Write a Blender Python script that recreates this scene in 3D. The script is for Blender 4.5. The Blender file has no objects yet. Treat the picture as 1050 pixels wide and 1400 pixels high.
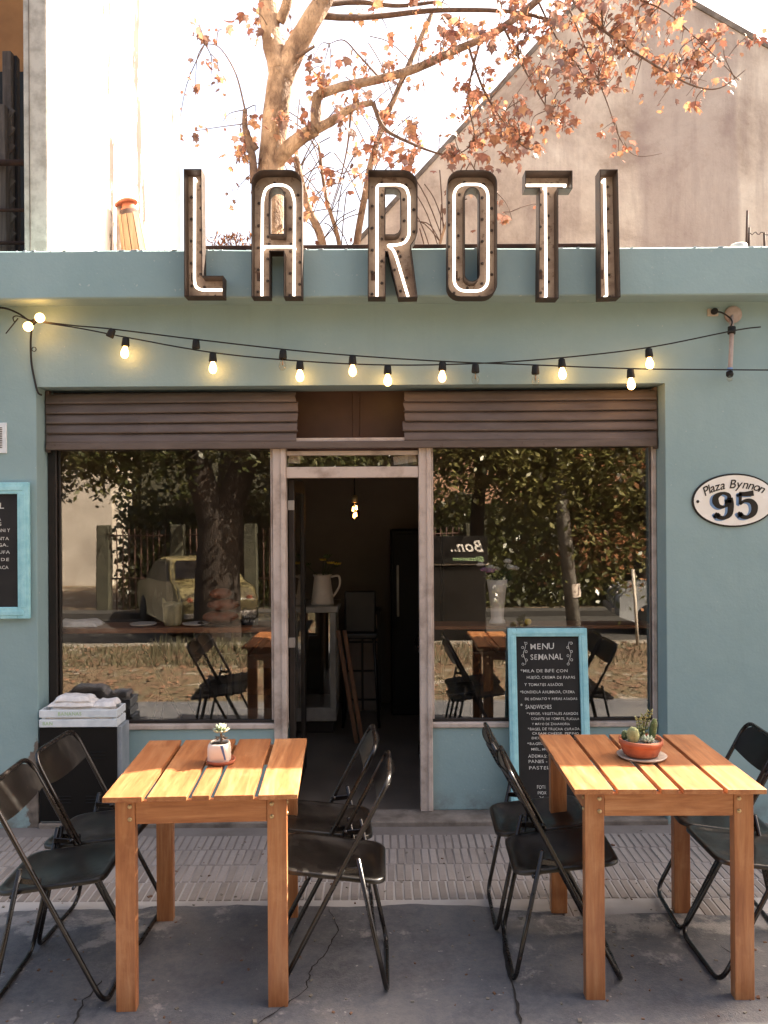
import bpy, bmesh, math, random
from mathutils import Vector, Matrix, Quaternion
R = math.radians
rng = random.Random(7)

# ------------------------------------------------------------------ camera
SC = bpy.context.scene
COL = SC.collection
CAMH = 1.88
FPX, CX, CY, ROLL = 1167.0, 520.0, 690.0, R(0.36)
cam_data = bpy.data.cameras.new('camera')
cam_data.sensor_fit = 'HORIZONTAL'
cam_data.sensor_width = 36.0
cam_data.lens = 36.0 * FPX / 1050.0
cam_data.shift_x = (525.0 - CX) / 1050.0
cam_data.shift_y = (CY - 700.0) / 1050.0
cam_data.clip_end = 1500.0
cam = bpy.data.objects.new('camera', cam_data)
COL.objects.link(cam)
cam.location = (0, 0, CAMH)
cam.rotation_euler = (Matrix.Rotation(R(90), 3, 'X') @ Matrix.Rotation(-ROLL, 3, 'Z')).to_euler()
SC.camera = cam

# ------------------------------------------------------------------ light
SUN = Vector((1.82, 1.0, 1.87)).normalized()
world = bpy.data.worlds.new('World')
SC.world = world
world.use_nodes = True
wn = world.node_tree.nodes
wl = world.node_tree.links
bg = wn['Background']
sky = wn.new('ShaderNodeTexSky')
sky.sky_type = 'NISHITA'
sky.sun_disc = False
sky.sun_elevation = math.asin(SUN.z)
sky.sun_rotation = math.atan2(SUN.x, SUN.y)
sky.altitude = 20
sky.air_density = 1.0
sky.dust_density = 7.0
sky.ozone_density = 0.6
warm = wn.new('ShaderNodeMix')
warm.data_type = 'RGBA'
warm.blend_type = 'MULTIPLY'
warm.inputs[0].default_value = 1.0
warm.inputs[7].default_value = (1.0, 0.93, 0.86, 1)
wl.new(sky.outputs[0], warm.inputs[6])
wl.new(warm.outputs[2], bg.inputs[0])
bg.inputs[1].default_value = 0.098
sl = bpy.data.lights.new('sun', 'SUN')
sl.energy = 5.0
sl.angle = R(0.53)
sl.color = (1.0, 0.90, 0.74)
so = bpy.data.objects.new('sun', sl)
COL.objects.link(so)
so.rotation_euler = (-SUN).to_track_quat('-Z', 'Y').to_euler()
so.location = SUN * 30
SC.view_settings.view_transform = 'Standard'
SC.view_settings.look = 'None'
SC.view_settings.exposure = 2.56
SC.view_settings.gamma = 1.0
SC.view_settings.use_curve_mapping = False
SC.render.engine = 'CYCLES'
SC.cycles.use_denoising = True
SC.cycles.max_bounces = 7
SC.cycles.diffuse_bounces = 4
SC.cycles.glossy_bounces = 4
SC.cycles.transmission_bounces = 4
SC.cycles.transparent_max_bounces = 12
SC.cycles.sample_clamp_indirect = 6.0

# ------------------------------------------------------------------ helpers
def P(px, py, Y):
    """point at real distance Y in front of the camera that the measured image point stands for"""
    u, v = px - CX, CY - py
    c, s = math.cos(ROLL), math.sin(ROLL)
    u, v = u * c + v * s, -u * s + v * c
    return Vector((u / FPX * Y, Y, CAMH + v / FPX * Y))

def lin(h):
    h = h.lstrip('#')
    o = []
    for i in (0, 2, 4):
        c = int(h[i:i + 2], 16) / 255.0
        o.append(c / 12.92 if c <= 0.04045 else ((c + 0.055) / 1.055) ** 2.4)
    return (o[0], o[1], o[2], 1.0)

class G:
    """tiny node-graph helper"""
    def __init__(self, name):
        self.m = bpy.data.materials.new(name)
        self.m.use_nodes = True
        self.t = self.m.node_tree
        self.b = self.t.nodes['Principled BSDF']
        self.out = self.t.nodes['Material Output']
    def n(self, kind, **kw):
        nd = self.t.nodes.new(kind)
        for k, v in kw.items():
            setattr(nd, k, v)
        return nd
    def l(self, a, b):
        self.t.links.new(a, b)
    def coord(self, scale=(1, 1, 1), which='Object', rand=False):
        tc = self.n('ShaderNodeTexCoord')
        mp = self.n('ShaderNodeMapping')
        mp.inputs['Scale'].default_value = scale
        self.l(tc.outputs[which], mp.inputs['Vector'])
        if rand:
            oi = self.n('ShaderNodeObjectInfo')
            mu = self.n('ShaderNodeMath', operation='MULTIPLY')
            mu.inputs[1].default_value = 37.0
            self.l(oi.outputs['Random'], mu.inputs[0])
            cb = self.n('ShaderNodeCombineXYZ')
            for i in range(3):
                self.l(mu.outputs[0], cb.inputs[i])
            self.l(cb.outputs[0], mp.inputs['Location'])
        return mp.outputs[0]
    def noise(self, vec, scale, detail=4.0, rough=0.55, dist=0.0):
        nz = self.n('ShaderNodeTexNoise')
        nz.inputs['Scale'].default_value = scale
        nz.inputs['Detail'].default_value = detail
        nz.inputs['Roughness'].default_value = rough
        nz.inputs['Distortion'].default_value = dist
        self.l(vec, nz.inputs['Vector'])
        return nz.outputs['Fac']
    def ramp(self, fac, stops):
        r = self.n('ShaderNodeValToRGB')
        e = r.color_ramp.elements
        while len(e) < len(stops):
            e.new(0.5)
        for i, (p, c) in enumerate(stops):
            e[i].position = p
            e[i].color = c if len(c) == 4 else (*c, 1)
        self.l(fac, r.inputs[0])
        return r.outputs[0]
    def mix(self, fac, a, b, mode='MIX'):
        m = self.n('ShaderNodeMix', data_type='RGBA', blend_type=mode)
        for sock, v in ((m.inputs[0], fac), (m.inputs[6], a), (m.inputs[7], b)):
            if isinstance(v, (int, float)):
                sock.default_value = v
            elif isinstance(v, tuple):
                sock.default_value = v
            else:
                self.l(v, sock)
        return m.outputs[2]
    def math(self, op, a, b=None, clamp=False):
        m = self.n('ShaderNodeMath', operation=op, use_clamp=clamp)
        for sock, v in ((m.inputs[0], a), (m.inputs[1], b)):
            if v is None:
                continue
            if isinstance(v, (int, float)):
                sock.default_value = v
            else:
                self.l(v, sock)
        return m.outputs[0]
    def bump(self, h, strength=0.3, dist=0.01):
        b = self.n('ShaderNodeBump')
        b.inputs['Strength'].default_value = strength
        b.inputs['Distance'].default_value = dist
        self.l(h, b.inputs['Height'])
        self.l(b.outputs[0], self.b.inputs['Normal'])
    def base(self, v):
        if isinstance(v, tuple):
            self.b.inputs['Base Color'].default_value = v
        else:
            self.l(v, self.b.inputs['Base Color'])
    def rough(self, v):
        if isinstance(v, (int, float)):
            self.b.inputs['Roughness'].default_value = v
        else:
            self.l(v, self.b.inputs['Roughness'])

M = {}
def simple(name, c1, c2=None, scale=6.0, rough=0.6, bump=0.15, bdist=0.004, metal=0.0, stretch=(1, 1, 1), rand=False, spec=0.5, lo=0.35, hi=0.68):
    g = G(name)
    a = lin(c1)
    b = lin(c2) if c2 else tuple([min(1, x * 0.7) for x in a[:3]] + [1])
    v = g.coord(stretch, rand=rand)
    n = g.noise(v, scale, 5.0, 0.6)
    g.base(g.ramp(n, [(lo, b), (hi, a)]))
    g.rough(g.math('ADD', g.math('MULTIPLY', n, 0.25), rough - 0.12))
    g.b.inputs['Metallic'].default_value = metal
    g.b.inputs['Specular IOR Level'].default_value = spec
    if bump:
        g.bump(g.noise(v, scale * 7, 3.0), bump, bdist)
    M[name] = g.m
    return g

def glow(name, c, strength):
    g = G(name)
    g.base(lin(c))
    g.b.inputs['Emission Color'].default_value = lin(c)
    g.b.inputs['Emission Strength'].default_value = strength
    M[name] = g.m

# ---- mesh builder
class MB:
    def __init__(self):
        self.v, self.f, self.mi, self.sm = [], [], [], []
    def add(self, vs, fs, mi=0, sm=False):
        o = len(self.v)
        self.v += [tuple(p) for p in vs]
        for f in fs:
            self.f.append([i + o for i in f])
            self.mi.append(mi)
            self.sm.append(sm)
        return self
    def box(self, x0, y0, z0, x1, y1, z1, mi=0):
        vs = [(x0, y0, z0), (x1, y0, z0), (x1, y1, z0), (x0, y1, z0), (x0, y0, z1), (x1, y0, z1), (x1, y1, z1), (x0, y1, z1)]
        return self.add(vs, [(0, 3, 2, 1), (4, 5, 6, 7), (0, 1, 5, 4), (1, 2, 6, 5), (2, 3, 7, 6), (3, 0, 4, 7)], mi)
    def obox(self, mat, sx, sy, sz, mi=0):
        vs = [mat @ Vector((a * sx / 2, b * sy / 2, c * sz / 2)) for a, b, c in ((-1, -1, -1), (1, -1, -1), (1, 1, -1), (-1, 1, -1), (-1, -1, 1), (1, -1, 1), (1, 1, 1), (-1, 1, 1))]
        return self.add(vs, [(0, 3, 2, 1), (4, 5, 6, 7), (0, 1, 5, 4), (1, 2, 6, 5), (2, 3, 7, 6), (3, 0, 4, 7)], mi)
    def beam(self, a, b, w, d, up=Vector((0, 0, 1)), mi=0):
        a, b = Vector(a), Vector(b)
        z = (b - a).normalized()
        x = up.cross(z)
        if x.length < 1e-4:
            x = Vector((1, 0, 0))
        x.normalize()
        y = z.cross(x)
        m = Matrix((x, y, z)).transposed().to_4x4()
        m.translation = (a + b) / 2
        return self.obox(m, w, d, (b - a).length, mi)
    def tube(self, pts, r, n=8, closed=False, mi=0, cap=True):
        pts = [Vector(p) for p in pts]
        k = len(pts)
        rad = r if isinstance(r, (list, tuple)) else [r] * k
        tang = []
        for i in range(k):
            if closed:
                t = pts[(i + 1) % k] - pts[i - 1]
            else:
                t = pts[min(i + 1, k - 1)] - pts[max(i - 1, 0)]
            tang.append(t.normalized())
        ref = Vector((0, 0, 1)) if abs(tang[0].z) < 0.9 else Vector((1, 0, 0))
        nx = ref.cross(tang[0]).normalized()
        vs = []
        for i in range(k):
            if i:
                q = tang[i - 1].rotation_difference(tang[i])
                nx = q @ nx
            nx = (nx - tang[i] * nx.dot(tang[i])).normalized()
            ny = tang[i].cross(nx)
            for j in range(n):
                a = 2 * math.pi * j / n
                vs.append(pts[i] + (nx * math.cos(a) + ny * math.sin(a)) * rad[i])
        fs = []
        for i in range(k if closed else k - 1):
            i2 = (i + 1) % k
            off = 0
            if closed and i2 == 0:                     # best twist match at the seam
                d = [sum((vs[i * n + j] - vs[(j + o) % n]).length for j in range(n)) for o in range(n)]
                off = d.index(min(d))
            for j in range(n):
                j2 = (j + 1) % n
                fs.append((i * n + j, i * n + j2, i2 * n + (j2 + off) % n, i2 * n + (j + off) % n))
        if cap and not closed:
            fs.append(tuple(range(n - 1, -1, -1)))
            fs.append(tuple((k - 1) * n + j for j in range(n)))
        return self.add(vs, fs, mi, True)
    def lathe(self, prof, n=20, c=(0, 0, 0), mi=0, axis=None, squash=(1, 1)):
        """prof: list of (radius, height)"""
        c = Vector(c)
        q = Vector((0, 0, 1)).rotation_difference(Vector(axis).normalized()) if axis is not None else Quaternion()
        vs, fs = [], []
        for r, h in prof:
            for j in range(n):
                a = 2 * math.pi * j / n
                vs.append(c + q @ Vector((r * math.cos(a) * squash[0], r * math.sin(a) * squash[1], h)))
        for i in range(len(prof) - 1):
            for j in range(n):
                j2 = (j + 1) % n
                fs.append((i * n + j, i * n + j2, (i + 1) * n + j2, (i + 1) * n + j))
        if prof[0][0] > 1e-4:
            fs.append(tuple(range(n - 1, -1, -1)))
        if prof[-1][0] > 1e-4:
            fs.append(tuple((len(prof) - 1) * n + j for j in range(n)))
        return self.add(vs, fs, mi, True)
    def ball(self, c, r, n=10, m=7, mi=0, sq=(1, 1, 1)):
        c = Vector(c)
        vs, fs = [], []
        for i in range(m + 1):
            t = math.pi * i / m
            for j in range(n):
                a = 2 * math.pi * j / n
                vs.append(c + Vector((math.sin(t) * math.cos(a) * r * sq[0], math.sin(t) * math.sin(a) * r * sq[1], math.cos(t) * r * sq[2])))
        for i in range(m):
            for j in range(n):
                j2 = (j + 1) % n
                fs.append((i * n + j, (i + 1) * n + j, (i + 1) * n + j2, i * n + j2))
        return self.add(vs, fs, mi, True)
    def prism(self, outline, y0, y1, mi=0):
        """outline in (x, z), extruded along y"""
        n = len(outline)
        vs = [(x, y0, z) for x, z in outline] + [(x, y1, z) for x, z in outline]
        fs = [tuple(range(n)), tuple(range(2 * n - 1, n - 1, -1))]
        for i in range(n):
            j = (i + 1) % n
            fs.append((i, i + n, j + n, j))
        return self.add(vs, fs, mi)
    def mesh(self, name, mats, bevel=0.0, seg=1, merge=False, smooth_all=False):
        me = bpy.data.meshes.new(name)
        me.from_pydata(self.v, [], self.f)
        for m in mats:
            me.materials.append(m)
        for p, mi, s in zip(me.polygons, self.mi, self.sm):
            p.material_index = mi
            p.use_smooth = s or smooth_all
        if bevel or merge:
            bm = bmesh.new()
            bm.from_mesh(me)
            if merge:
                bmesh.ops.remove_doubles(bm, verts=bm.verts, dist=1e-5)
            if bevel:
                ed = [e for e in bm.edges if len(e.link_faces) == 2 and e.calc_face_angle(0) > 0.6]
                bmesh.ops.bevel(bm, geom=ed, offset=bevel, segments=seg, affect='EDGES', profile=0.5)
            bm.to_mesh(me)
            bm.free()
        me.update()
        return me
    def build(self, name, mat, parent=None, bevel=0.0, seg=1, merge=False, smooth_all=False):
        mats = mat if isinstance(mat, (list, tuple)) else [mat]
        me = self.mesh(name, [M[m] if isinstance(m, str) else m for m in mats], bevel, seg, merge, smooth_all)
        return link(name, me, parent)

ROOT = {}
def link(name, me, parent=None, loc=None):
    o = bpy.data.objects.new(name, me)
    COL.objects.link(o)
    if parent is not None:
        o.parent = parent
        off = ROOT.get(parent.name, Vector((0, 0, 0)))
        o.matrix_parent_inverse = Matrix.Translation(-off)
    if loc is not None:
        o.location = loc
    return o

def tag(o, label=None, cat=None, group=None, kind=None):
    if label:
        o['label'] = label
    if cat:
        o['category'] = cat
    if group:
        o['group'] = group
    if kind:
        o['kind'] = kind
    return o

def thing(name, label, cat, loc=(0, 0, 0), group=None, keep_world=True):
    """an Empty at a thing's base; its parts are modelled in world coordinates unless keep_world is False"""
    o = bpy.data.objects.new(name, None)
    o.empty_display_size = 0.1
    COL.objects.link(o)
    o.location = loc
    if keep_world:
        ROOT[o.name] = Vector(loc)
    return tag(o, label, cat, group)

def copy_tree(src, parent=None):
    c = src.copy()
    COL.objects.link(c)
    if parent is not None:
        c.parent = parent
    for ch in list(src.children):
        copy_tree(ch, c)
    return c

def structure(name, mb, mat, label=None, **kw):
    o = mb.build(name, mat, None, **kw)
    o['kind'] = 'structure'
    if label:
        o['label'] = label
    return o

# ---- lettering: glyph outlines of the built-in font, laid out letter by letter
_fc = bpy.data.curves.new('glyph', 'FONT')
_fo = bpy.data.objects.new('glyph', _fc)
_cache = {}
def glyph(ch, weight=0.0):
    k = (ch, weight)
    if k not in _cache:
        _fc.body = ch
        _fc.size = 1.0
        _fc.offset = weight
        me = bpy.data.meshes.new_from_object(_fo)
        vs = [v.co.copy() for v in me.vertices]
        fs = [tuple(p.vertices) for p in me.polygons]
        w = max([v.x for v in vs], default=0.25) + 0.07
        bpy.data.meshes.remove(me)
        _cache[k] = (vs, fs, w)
    return _cache[k]

def text_width(s, weight=0.0, track=0.0):
    return sum((glyph(c, weight)[2] if c != ' ' else 0.32) + track for c in s)

def text(mb, s, origin, xdir, zdir, size, width=None, weight=0.0, jitter=0.0, shear=0.0, align='L', track=0.0, mi=0):
    tw = text_width(s, weight, track)
    sx = size if width is None else width / max(tw, 1e-3)
    x = {'L': 0.0, 'C': -tw / 2, 'R': -tw}[align]
    o, xd, zd = Vector(origin), Vector(xdir), Vector(zdir)
    for c in s:
        if c == ' ':
            x += 0.32 + track
            continue
        vs, fs, w = glyph(c, weight)
        jr = rng.uniform(-1, 1) * jitter
        jy = rng.uniform(-1, 1) * jitter * 0.6
        js = 1 + rng.uniform(-1, 1) * jitter
        pts = []
        for v in vs:
            lx, ly = (v.x + v.y * (shear + jr)) * js, v.y * js + jy
            pts.append(o + xd * ((x + lx) * sx) + zd * (ly * size))
        mb.add(pts, fs, mi)
        x += w + track

def arc_pts(cx, cy, r, a0, a1, n):
    return [(cx + r * math.cos(R(a0 + (a1 - a0) * i / n)), cy + r * math.sin(R(a0 + (a1 - a0) * i / n))) for i in range(n + 1)]

def round_path(pts, r, n=5, closed=True):
    """fillet the corners of a 3-D polyline"""
    pts = [Vector(p) for p in pts]
    out = []
    k = len(pts)
    for i in range(k):
        if not closed and i in (0, k - 1):
            out.append(pts[i])
            continue
        p, a, b = pts[i], pts[i - 1], pts[(i + 1) % k]
        d1, d2 = (a - p), (b - p)
        rr = min(r, d1.length * 0.48, d2.length * 0.48)
        s, e = p + d1.normalized() * rr, p + d2.normalized() * rr
        for j in range(n + 1):
            t = j / n
            out.append(s * (1 - t) ** 2 + p * 2 * t * (1 - t) + e * t * t)
    return out

def smooth_curve(pts, sub=5):
    """Catmull-Rom through the points"""
    pts = [Vector(p) for p in pts]
    out = []
    for i in range(len(pts) - 1):
        p0, p1, p2, p3 = pts[max(i - 1, 0)], pts[i], pts[i + 1], pts[min(i + 2, len(pts) - 1)]
        for j in range(sub):
            t = j / sub
            out.append(0.5 * ((2 * p1) + (p2 - p0) * t + (2 * p0 - 5 * p1 + 4 * p2 - p3) * t * t + (3 * p1 - p0 - 3 * p2 + p3) * t ** 3))
    out.append(pts[-1])
    return out

# ------------------------------------------------------------------ materials
def mat_teal():
    g = G('teal_plaster')
    v = g.coord()
    n1 = g.noise(v, 1.3, 6, 0.62, 0.4)
    n2 = g.noise(v, 14, 5, 0.6)
    c = g.ramp(n1, [(0.30, lin('#88a1a2')), (0.72, lin('#97aeae'))])
    c = g.mix(g.math('MULTIPLY', g.ramp(n2, [(0.52, (0, 0, 0)), (0.75, (1, 1, 1))]), 0.20), c, lin('#9fb8b3'))
    sx = g.n('ShaderNodeSeparateXYZ')
    tc = g.n('ShaderNodeTexCoord')
    g.l(tc.outputs['Object'], sx.inputs[0])
    # scuffed, dusty foot of the wall
    foot = g.math('MULTIPLY', g.math('SUBTRACT', 0.16, sx.outputs[2]), 6.0, True)
    foot = g.math('MULTIPLY', foot, g.ramp(g.noise(v, 9, 6, 0.7), [(0.40, (0, 0, 0)), (0.62, (1, 1, 1))]))
    c = g.mix(g.math('MULTIPLY', foot, 0.8), c, lin('#6d655c'))
    drip = g.noise(g.coord((5, 5, 0.35)), 1.4, 6, 0.7)
    drip = g.math('MULTIPLY', g.ramp(drip, [(0.56, (0, 0, 0)), (0.74, (1, 1, 1))]), 0.14)
    c = g.mix(drip, c, lin('#6f8383'))
    # paint knocked off the corner beside the cabinet
    dx = g.math('ABSOLUTE', g.math('ADD', sx.outputs[0], 2.02))
    near = g.math('SUBTRACT', 1.0, g.math('MULTIPLY', dx, 9.5), True)
    low = g.math('MULTIPLY', g.math('SUBTRACT', 0.62, sx.outputs[2]), 4.0, True)
    peel = g.math('MULTIPLY', near, low)
    peel = g.math('ADD', peel, g.math('MULTIPLY', g.math('SUBTRACT', g.noise(v, 16, 6, 0.7), 0.5), 1.1))
    front = g.math('GREATER_THAN', near, 0.02)
    peel = g.math('MULTIPLY', g.ramp(peel, [(0.42, (0, 0, 0)), (0.50, (1, 1, 1))]), g.math('MULTIPLY', front, g.math('GREATER_THAN', low, 0.05)))
    c = g.mix(peel, c, g.ramp(n2, [(0.3, lin('#4f443b')), (0.7, lin('#8d8074'))]))
    # pinpricks where the paint has chipped
    ch = g.ramp(g.noise(v, 42, 2, 0.5), [(0.735, (0, 0, 0)), (0.75, (1, 1, 1))])
    c = g.mix(g.math('MULTIPLY', ch, 0.55), c, lin('#c3c9c2'))
    g.base(c)
    g.rough(0.62)
    h = g.math('ADD', g.math('MULTIPLY', g.noise(v, 5, 4), 1.0), g.math('MULTIPLY', g.noise(v, 60, 4), 0.25))
    g.bump(h, 0.35, 0.012)
    M['teal'] = g.m
mat_teal()

def mat_glass(name, tint, refl):
    g = G(name)
    g.t.nodes.remove(g.b)
    tr = g.n('ShaderNodeBsdfTransparent')
    tr.inputs[0].default_value = tint
    gl = g.n('ShaderNodeBsdfGlossy')
    gl.inputs['Roughness'].default_value = 0.0
    gl.inputs['Color'].default_value = (0.90, 0.88, 0.85, 1)
    geo = g.n('ShaderNodeNewGeometry')
    dt = g.n('ShaderNodeVectorMath', operation='DOT_PRODUCT')
    g.l(geo.outputs['Incoming'], dt.inputs[0])
    g.l(geo.outputs['Normal'], dt.inputs[1])
    ci = g.math('SUBTRACT', 1.0, g.math('ABSOLUTE', dt.outputs['Value']), True)
    f0 = ((refl - 1) / (refl + 1)) ** 2
    fres = g.math('ADD', g.math('MULTIPLY', g.math('POWER', ci, 5.0), 1 - f0), f0)
    wv = g.noise(g.coord(), 1.6, 2)
    bp = g.n('ShaderNodeBump')
    bp.inputs['Strength'].default_value = 0.004
    bp.inputs['Distance'].default_value = 0.1
    g.l(wv, bp.inputs['Height'])
    g.l(bp.outputs[0], gl.inputs['Normal'])
    mx = g.n('ShaderNodeMixShader')
    g.l(fres, mx.inputs[0])
    g.l(tr.outputs[0], mx.inputs[1])
    g.l(gl.outputs[0], mx.inputs[2])
    g.l(mx.outputs[0], g.out.inputs[0])
    M[name] = g.m
mat_glass('window_glass', (0.965, 0.955, 0.94, 1), 2.12)
mat_glass('thin_glass', (0.93, 0.92, 0.90, 1), 1.45)

def mat_wood(name, dark, mid, light, along='y', rough=0.38):
    g = G(name)
    st = {'x': (1.2, 14, 14), 'y': (14, 1.2, 14), 'z': (14, 14, 1.2)}[along]
    v = g.coord(st, rand=True)
    n = g.noise(v, 1.6, 7, 0.62, 1.1)
    fine = g.noise(v, 9.0, 4, 0.6)
    c = g.ramp(n, [(0.25, lin(dark)), (0.5, lin(mid)), (0.75, lin(light))])
    c = g.mix(g.math('MULTIPLY', g.ramp(fine, [(0.35, (1, 1, 1)), (0.6, (0, 0, 0))]), 0.35), c, lin(dark))
    oi = g.n('ShaderNodeObjectInfo')
    c = g.mix(g.math('MULTIPLY', oi.outputs['Random'], 0.5), c, lin(dark))
    wear = g.noise(g.coord((1, 1, 1), rand=True), 5.0, 6, 0.7)
    c = g.mix(g.math('MULTIPLY', g.ramp(wear, [(0.55, (0, 0, 0)), (0.70, (1, 1, 1))]), 0.30), c, lin(light))
    c = g.mix(g.math('MULTIPLY', g.ramp(wear, [(0.30, (1, 1, 1)), (0.42, (0, 0, 0))]), 0.35), c, lin(dark))
    knots = g.noise(g.coord((3, 3, 3), rand=True), 1.4, 2)
    c = g.mix(g.math('MULTIPLY', g.ramp(knots, [(0.66, (0, 0, 0)), (0.74, (1, 1, 1))]), 0.4), c, lin(dark))
    g.base(c)
    g.rough(g.math('ADD', g.math('MULTIPLY', fine, 0.25), rough - 0.1))
    g.bump(g.math('ADD', g.math('MULTIPLY', fine, 0.6), n), 0.16, 0.002)
    M[name] = g.m
for ax in 'xyz':
    mat_wood('table_wood_' + ax, '#7c4729', '#b1774b', '#c8976b', ax)
mat_wood('shelf_wood', '#54301d', '#80502f', '#9c693f', 'x', 0.5)
for ax in 'xyz':
    mat_wood('dark_wood_' + ax, '#241b16', '#3b2e26', '#4d3d33', ax, 0.5)
mat_wood('board_wood', '#4c2c17', '#80502b', '#9b6a3d', 'z', 0.55)
mat_wood('grey_wood', '#3d342e', '#6b5e55', '#8b7d72', 'z', 0.8)
mat_wood('cowl_wood', '#7d5a3d', '#a98766', '#bd9f80', 'z', 0.7)

def mat_shutter():
    g = G('shutter_paint')
    v = g.coord()
    n = g.noise(g.coord((1, 1, 6)), 3.5, 6, 0.65)
    c = g.ramp(n, [(0.3, lin('#584b44')), (0.7, lin('#6f625b'))])
    sp = g.ramp(g.noise(v, 26, 5, 0.7), [(0.63, (0, 0, 0)), (0.70, (1, 1, 1))])
    c = g.mix(g.math('MULTIPLY', sp, 0.55), c, lin('#46302a'))
    g.base(c)
    g.rough(0.55)
    g.bump(g.noise(v, 30, 4), 0.15, 0.003)
    M['shutter'] = g.m
mat_shutter()

def mat_sign():
    g = G('rusty_sheet')
    v = g.coord()
    n = g.noise(v, 7, 6, 0.65, 0.5)
    c = g.ramp(n, [(0.28, lin('#6a5244')), (0.5, lin('#8d7868')), (0.75, lin('#a3907f'))])
    sp = g.ramp(g.noise(v, 24, 5, 0.7), [(0.58, (0, 0, 0)), (0.66, (1, 1, 1))])
    c = g.mix(g.math('MULTIPLY', sp, 0.7), c, lin('#4a2c1a'))
    g.base(c)
    g.rough(0.6)
    g.b.inputs['Metallic'].default_value = 0.25
    g.bump(n, 0.12, 0.004)
    M['sign_sheet'] = g.m
mat_sign()
simple('sign_return', '#4a382d', '#2c2019', 18, 0.6, 0.2, metal=0.3)
simple('socket_hole', '#3a281f', '#241712', 20, 0.6, 0.1)
simple('black_paint', '#1b1513', '#110c0b', 9, 0.26, 0.05, 0.001, lo=0.3, hi=0.8)
simple('black_seat', '#1b1a18', '#121110', 14, 0.36, 0.25, 0.0015, lo=0.3, hi=0.8)
def scuffed(name, base, chip, rough):
    g = G(name)
    v = g.coord(rand=True)
    n = g.noise(v, 9, 5, 0.6)
    c = g.ramp(n, [(0.3, lin(base)), (0.8, lin('#1c1715'))])
    ch = g.ramp(g.noise(v, 55, 4, 0.7), [(0.66, (0, 0, 0)), (0.69, (1, 1, 1))])
    c = g.mix(g.math('MULTIPLY', ch, 0.6), c, lin(chip))
    dust = g.ramp(g.noise(v, 4, 7, 0.75), [(0.48, (0, 0, 0)), (0.70, (1, 1, 1))])
    c = g.mix(g.math('MULTIPLY', dust, 0.06), c, lin('#7d7268'))
    g.base(c)
    g.rough(g.math('ADD', g.math('MULTIPLY', dust, 0.30), rough))
    g.bump(g.noise(v, 60, 3), 0.06, 0.001)
    M[name] = g.m
scuffed('black_paint', '#120d0c', '#5b4436', 0.20)
scuffed('black_seat', '#131211', '#4c4038', 0.28)
simple('rubber', '#151311', '#0d0c0b', 20, 0.7, 0.1)
simple('cabinet_black', '#120f0e', '#0b0908', 6, 0.55, 0.1, 0.002, spec=0.25)
simple('cabinet_side', '#9ca2a8', '#7d848b', 5, 0.5, 0.1, 0.002)
simple('frame_white', '#c9b8ac', '#a08d80', 9, 0.5, 0.2, 0.003, lo=0.30, hi=0.55)
simple('frame_dark', '#2a201b', '#1a1411', 9, 0.5, 0.15, 0.003)
simple('light_blue', '#aee0e4', '#93cdd5', 18, 0.55, 0.5, 0.004)
simple('chalkboard', '#191614', '#221e1c', 5, 0.7, 0.05, 0.001)
simple('chalk', '#e6e1d8', '#bdb8af', 90, 0.9, 0.0)
simple('white_paint', '#e9eced', '#d0d6d9', 12, 0.55, 0.2, 0.003)
simple('white_cloth', '#efeae6', '#ddd6d1', 30, 0.9, 0.4, 0.003)
simple('plate_enamel', '#f8f3ea', '#f0e8da', 5, 0.25, 0.03, 0.001)
simple('plate_black', '#1a1412', '#120d0c', 9, 0.35, 0.0)
simple('plate_blue', '#7f9fc4', '#6c8db5', 9, 0.35, 0.0)
simple('faint_green', '#b9d2a0', '#a5c490', 60, 0.8, 0.0)
simple('terracotta', '#b4694a', '#8e4c34', 9, 0.75, 0.3, 0.003)
simple('saucer_white', '#c8beb2', '#a3978b', 8, 0.5, 0.1)
simple('ceramic', '#ddd3c8', '#c5b8ab', 6, 0.35, 0.1, 0.002)
simple('ceramic_blue', '#4d6a9c', '#3b568a', 12, 0.35, 0.05)
simple('soil', '#4a3c30', '#2d241d', 40, 0.95, 0.6, 0.006)
simple('gravel_grey', '#9a9894', '#5d5b58', 120, 0.9, 0.8, 0.006)
simple('succulent', '#d9dcc4', '#a9b695', 20, 0.55, 0.1)
simple('succulent_brown', '#8d7a69', '#5f5145', 20, 0.7, 0.2)
simple('cactus', '#6f7d4e', '#46542f', 40, 0.7, 0.5, 0.004)
simple('cactus_pale', '#a8ab7c', '#7d8457', 40, 0.7, 0.4, 0.004)
simple('brass_bolt', '#c9b28a', '#a08860', 30, 0.35, 0.0, metal=0.8)
simple('dirty_concrete', '#8d8278', '#5f554c', 7, 0.85, 0.5, 0.006)
simple('column_concrete', '#c9c1b5', '#aaa195', 11, 0.85, 0.5, 0.006, lo=0.38, hi=0.6)
simple('ochre_wall', '#b3804f', '#98693e', 3, 0.8, 0.2)
simple('dark_interior', '#70665e', '#625850', 2, 0.7, 0.15)
simple('dark_floor', '#6f645a', '#574d45', 4, 0.35, 0.1)
simple('ceiling_dark', '#6a605a', '#5c534d', 2, 0.8, 0.1)
simple('brown_panel', '#54392a', '#41291c', 2.5, 0.45, 0.1)
simple('roof_felt', '#8d857c', '#6b645c', 5, 0.9, 0.4, 0.008)
simple('rust_iron', '#4d3226', '#33211a', 22, 0.8, 0.3)
simple('pipe_pink', '#c3b1a8', '#a08e86', 14, 0.5, 0.1)
simple('outlet_white', '#d0c4b4', '#b5a898', 9, 0.4, 0.05)
simple('bread', '#8a4a26', '#5e2d15', 12, 0.6, 0.5, 0.006)
simple('planter_khaki', '#9a8f6a', '#7c7152', 12, 0.6, 0.15)
simple('flower_white', '#d9d4cb', '#b3a9a0', 40, 0.8, 0.2)
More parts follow.
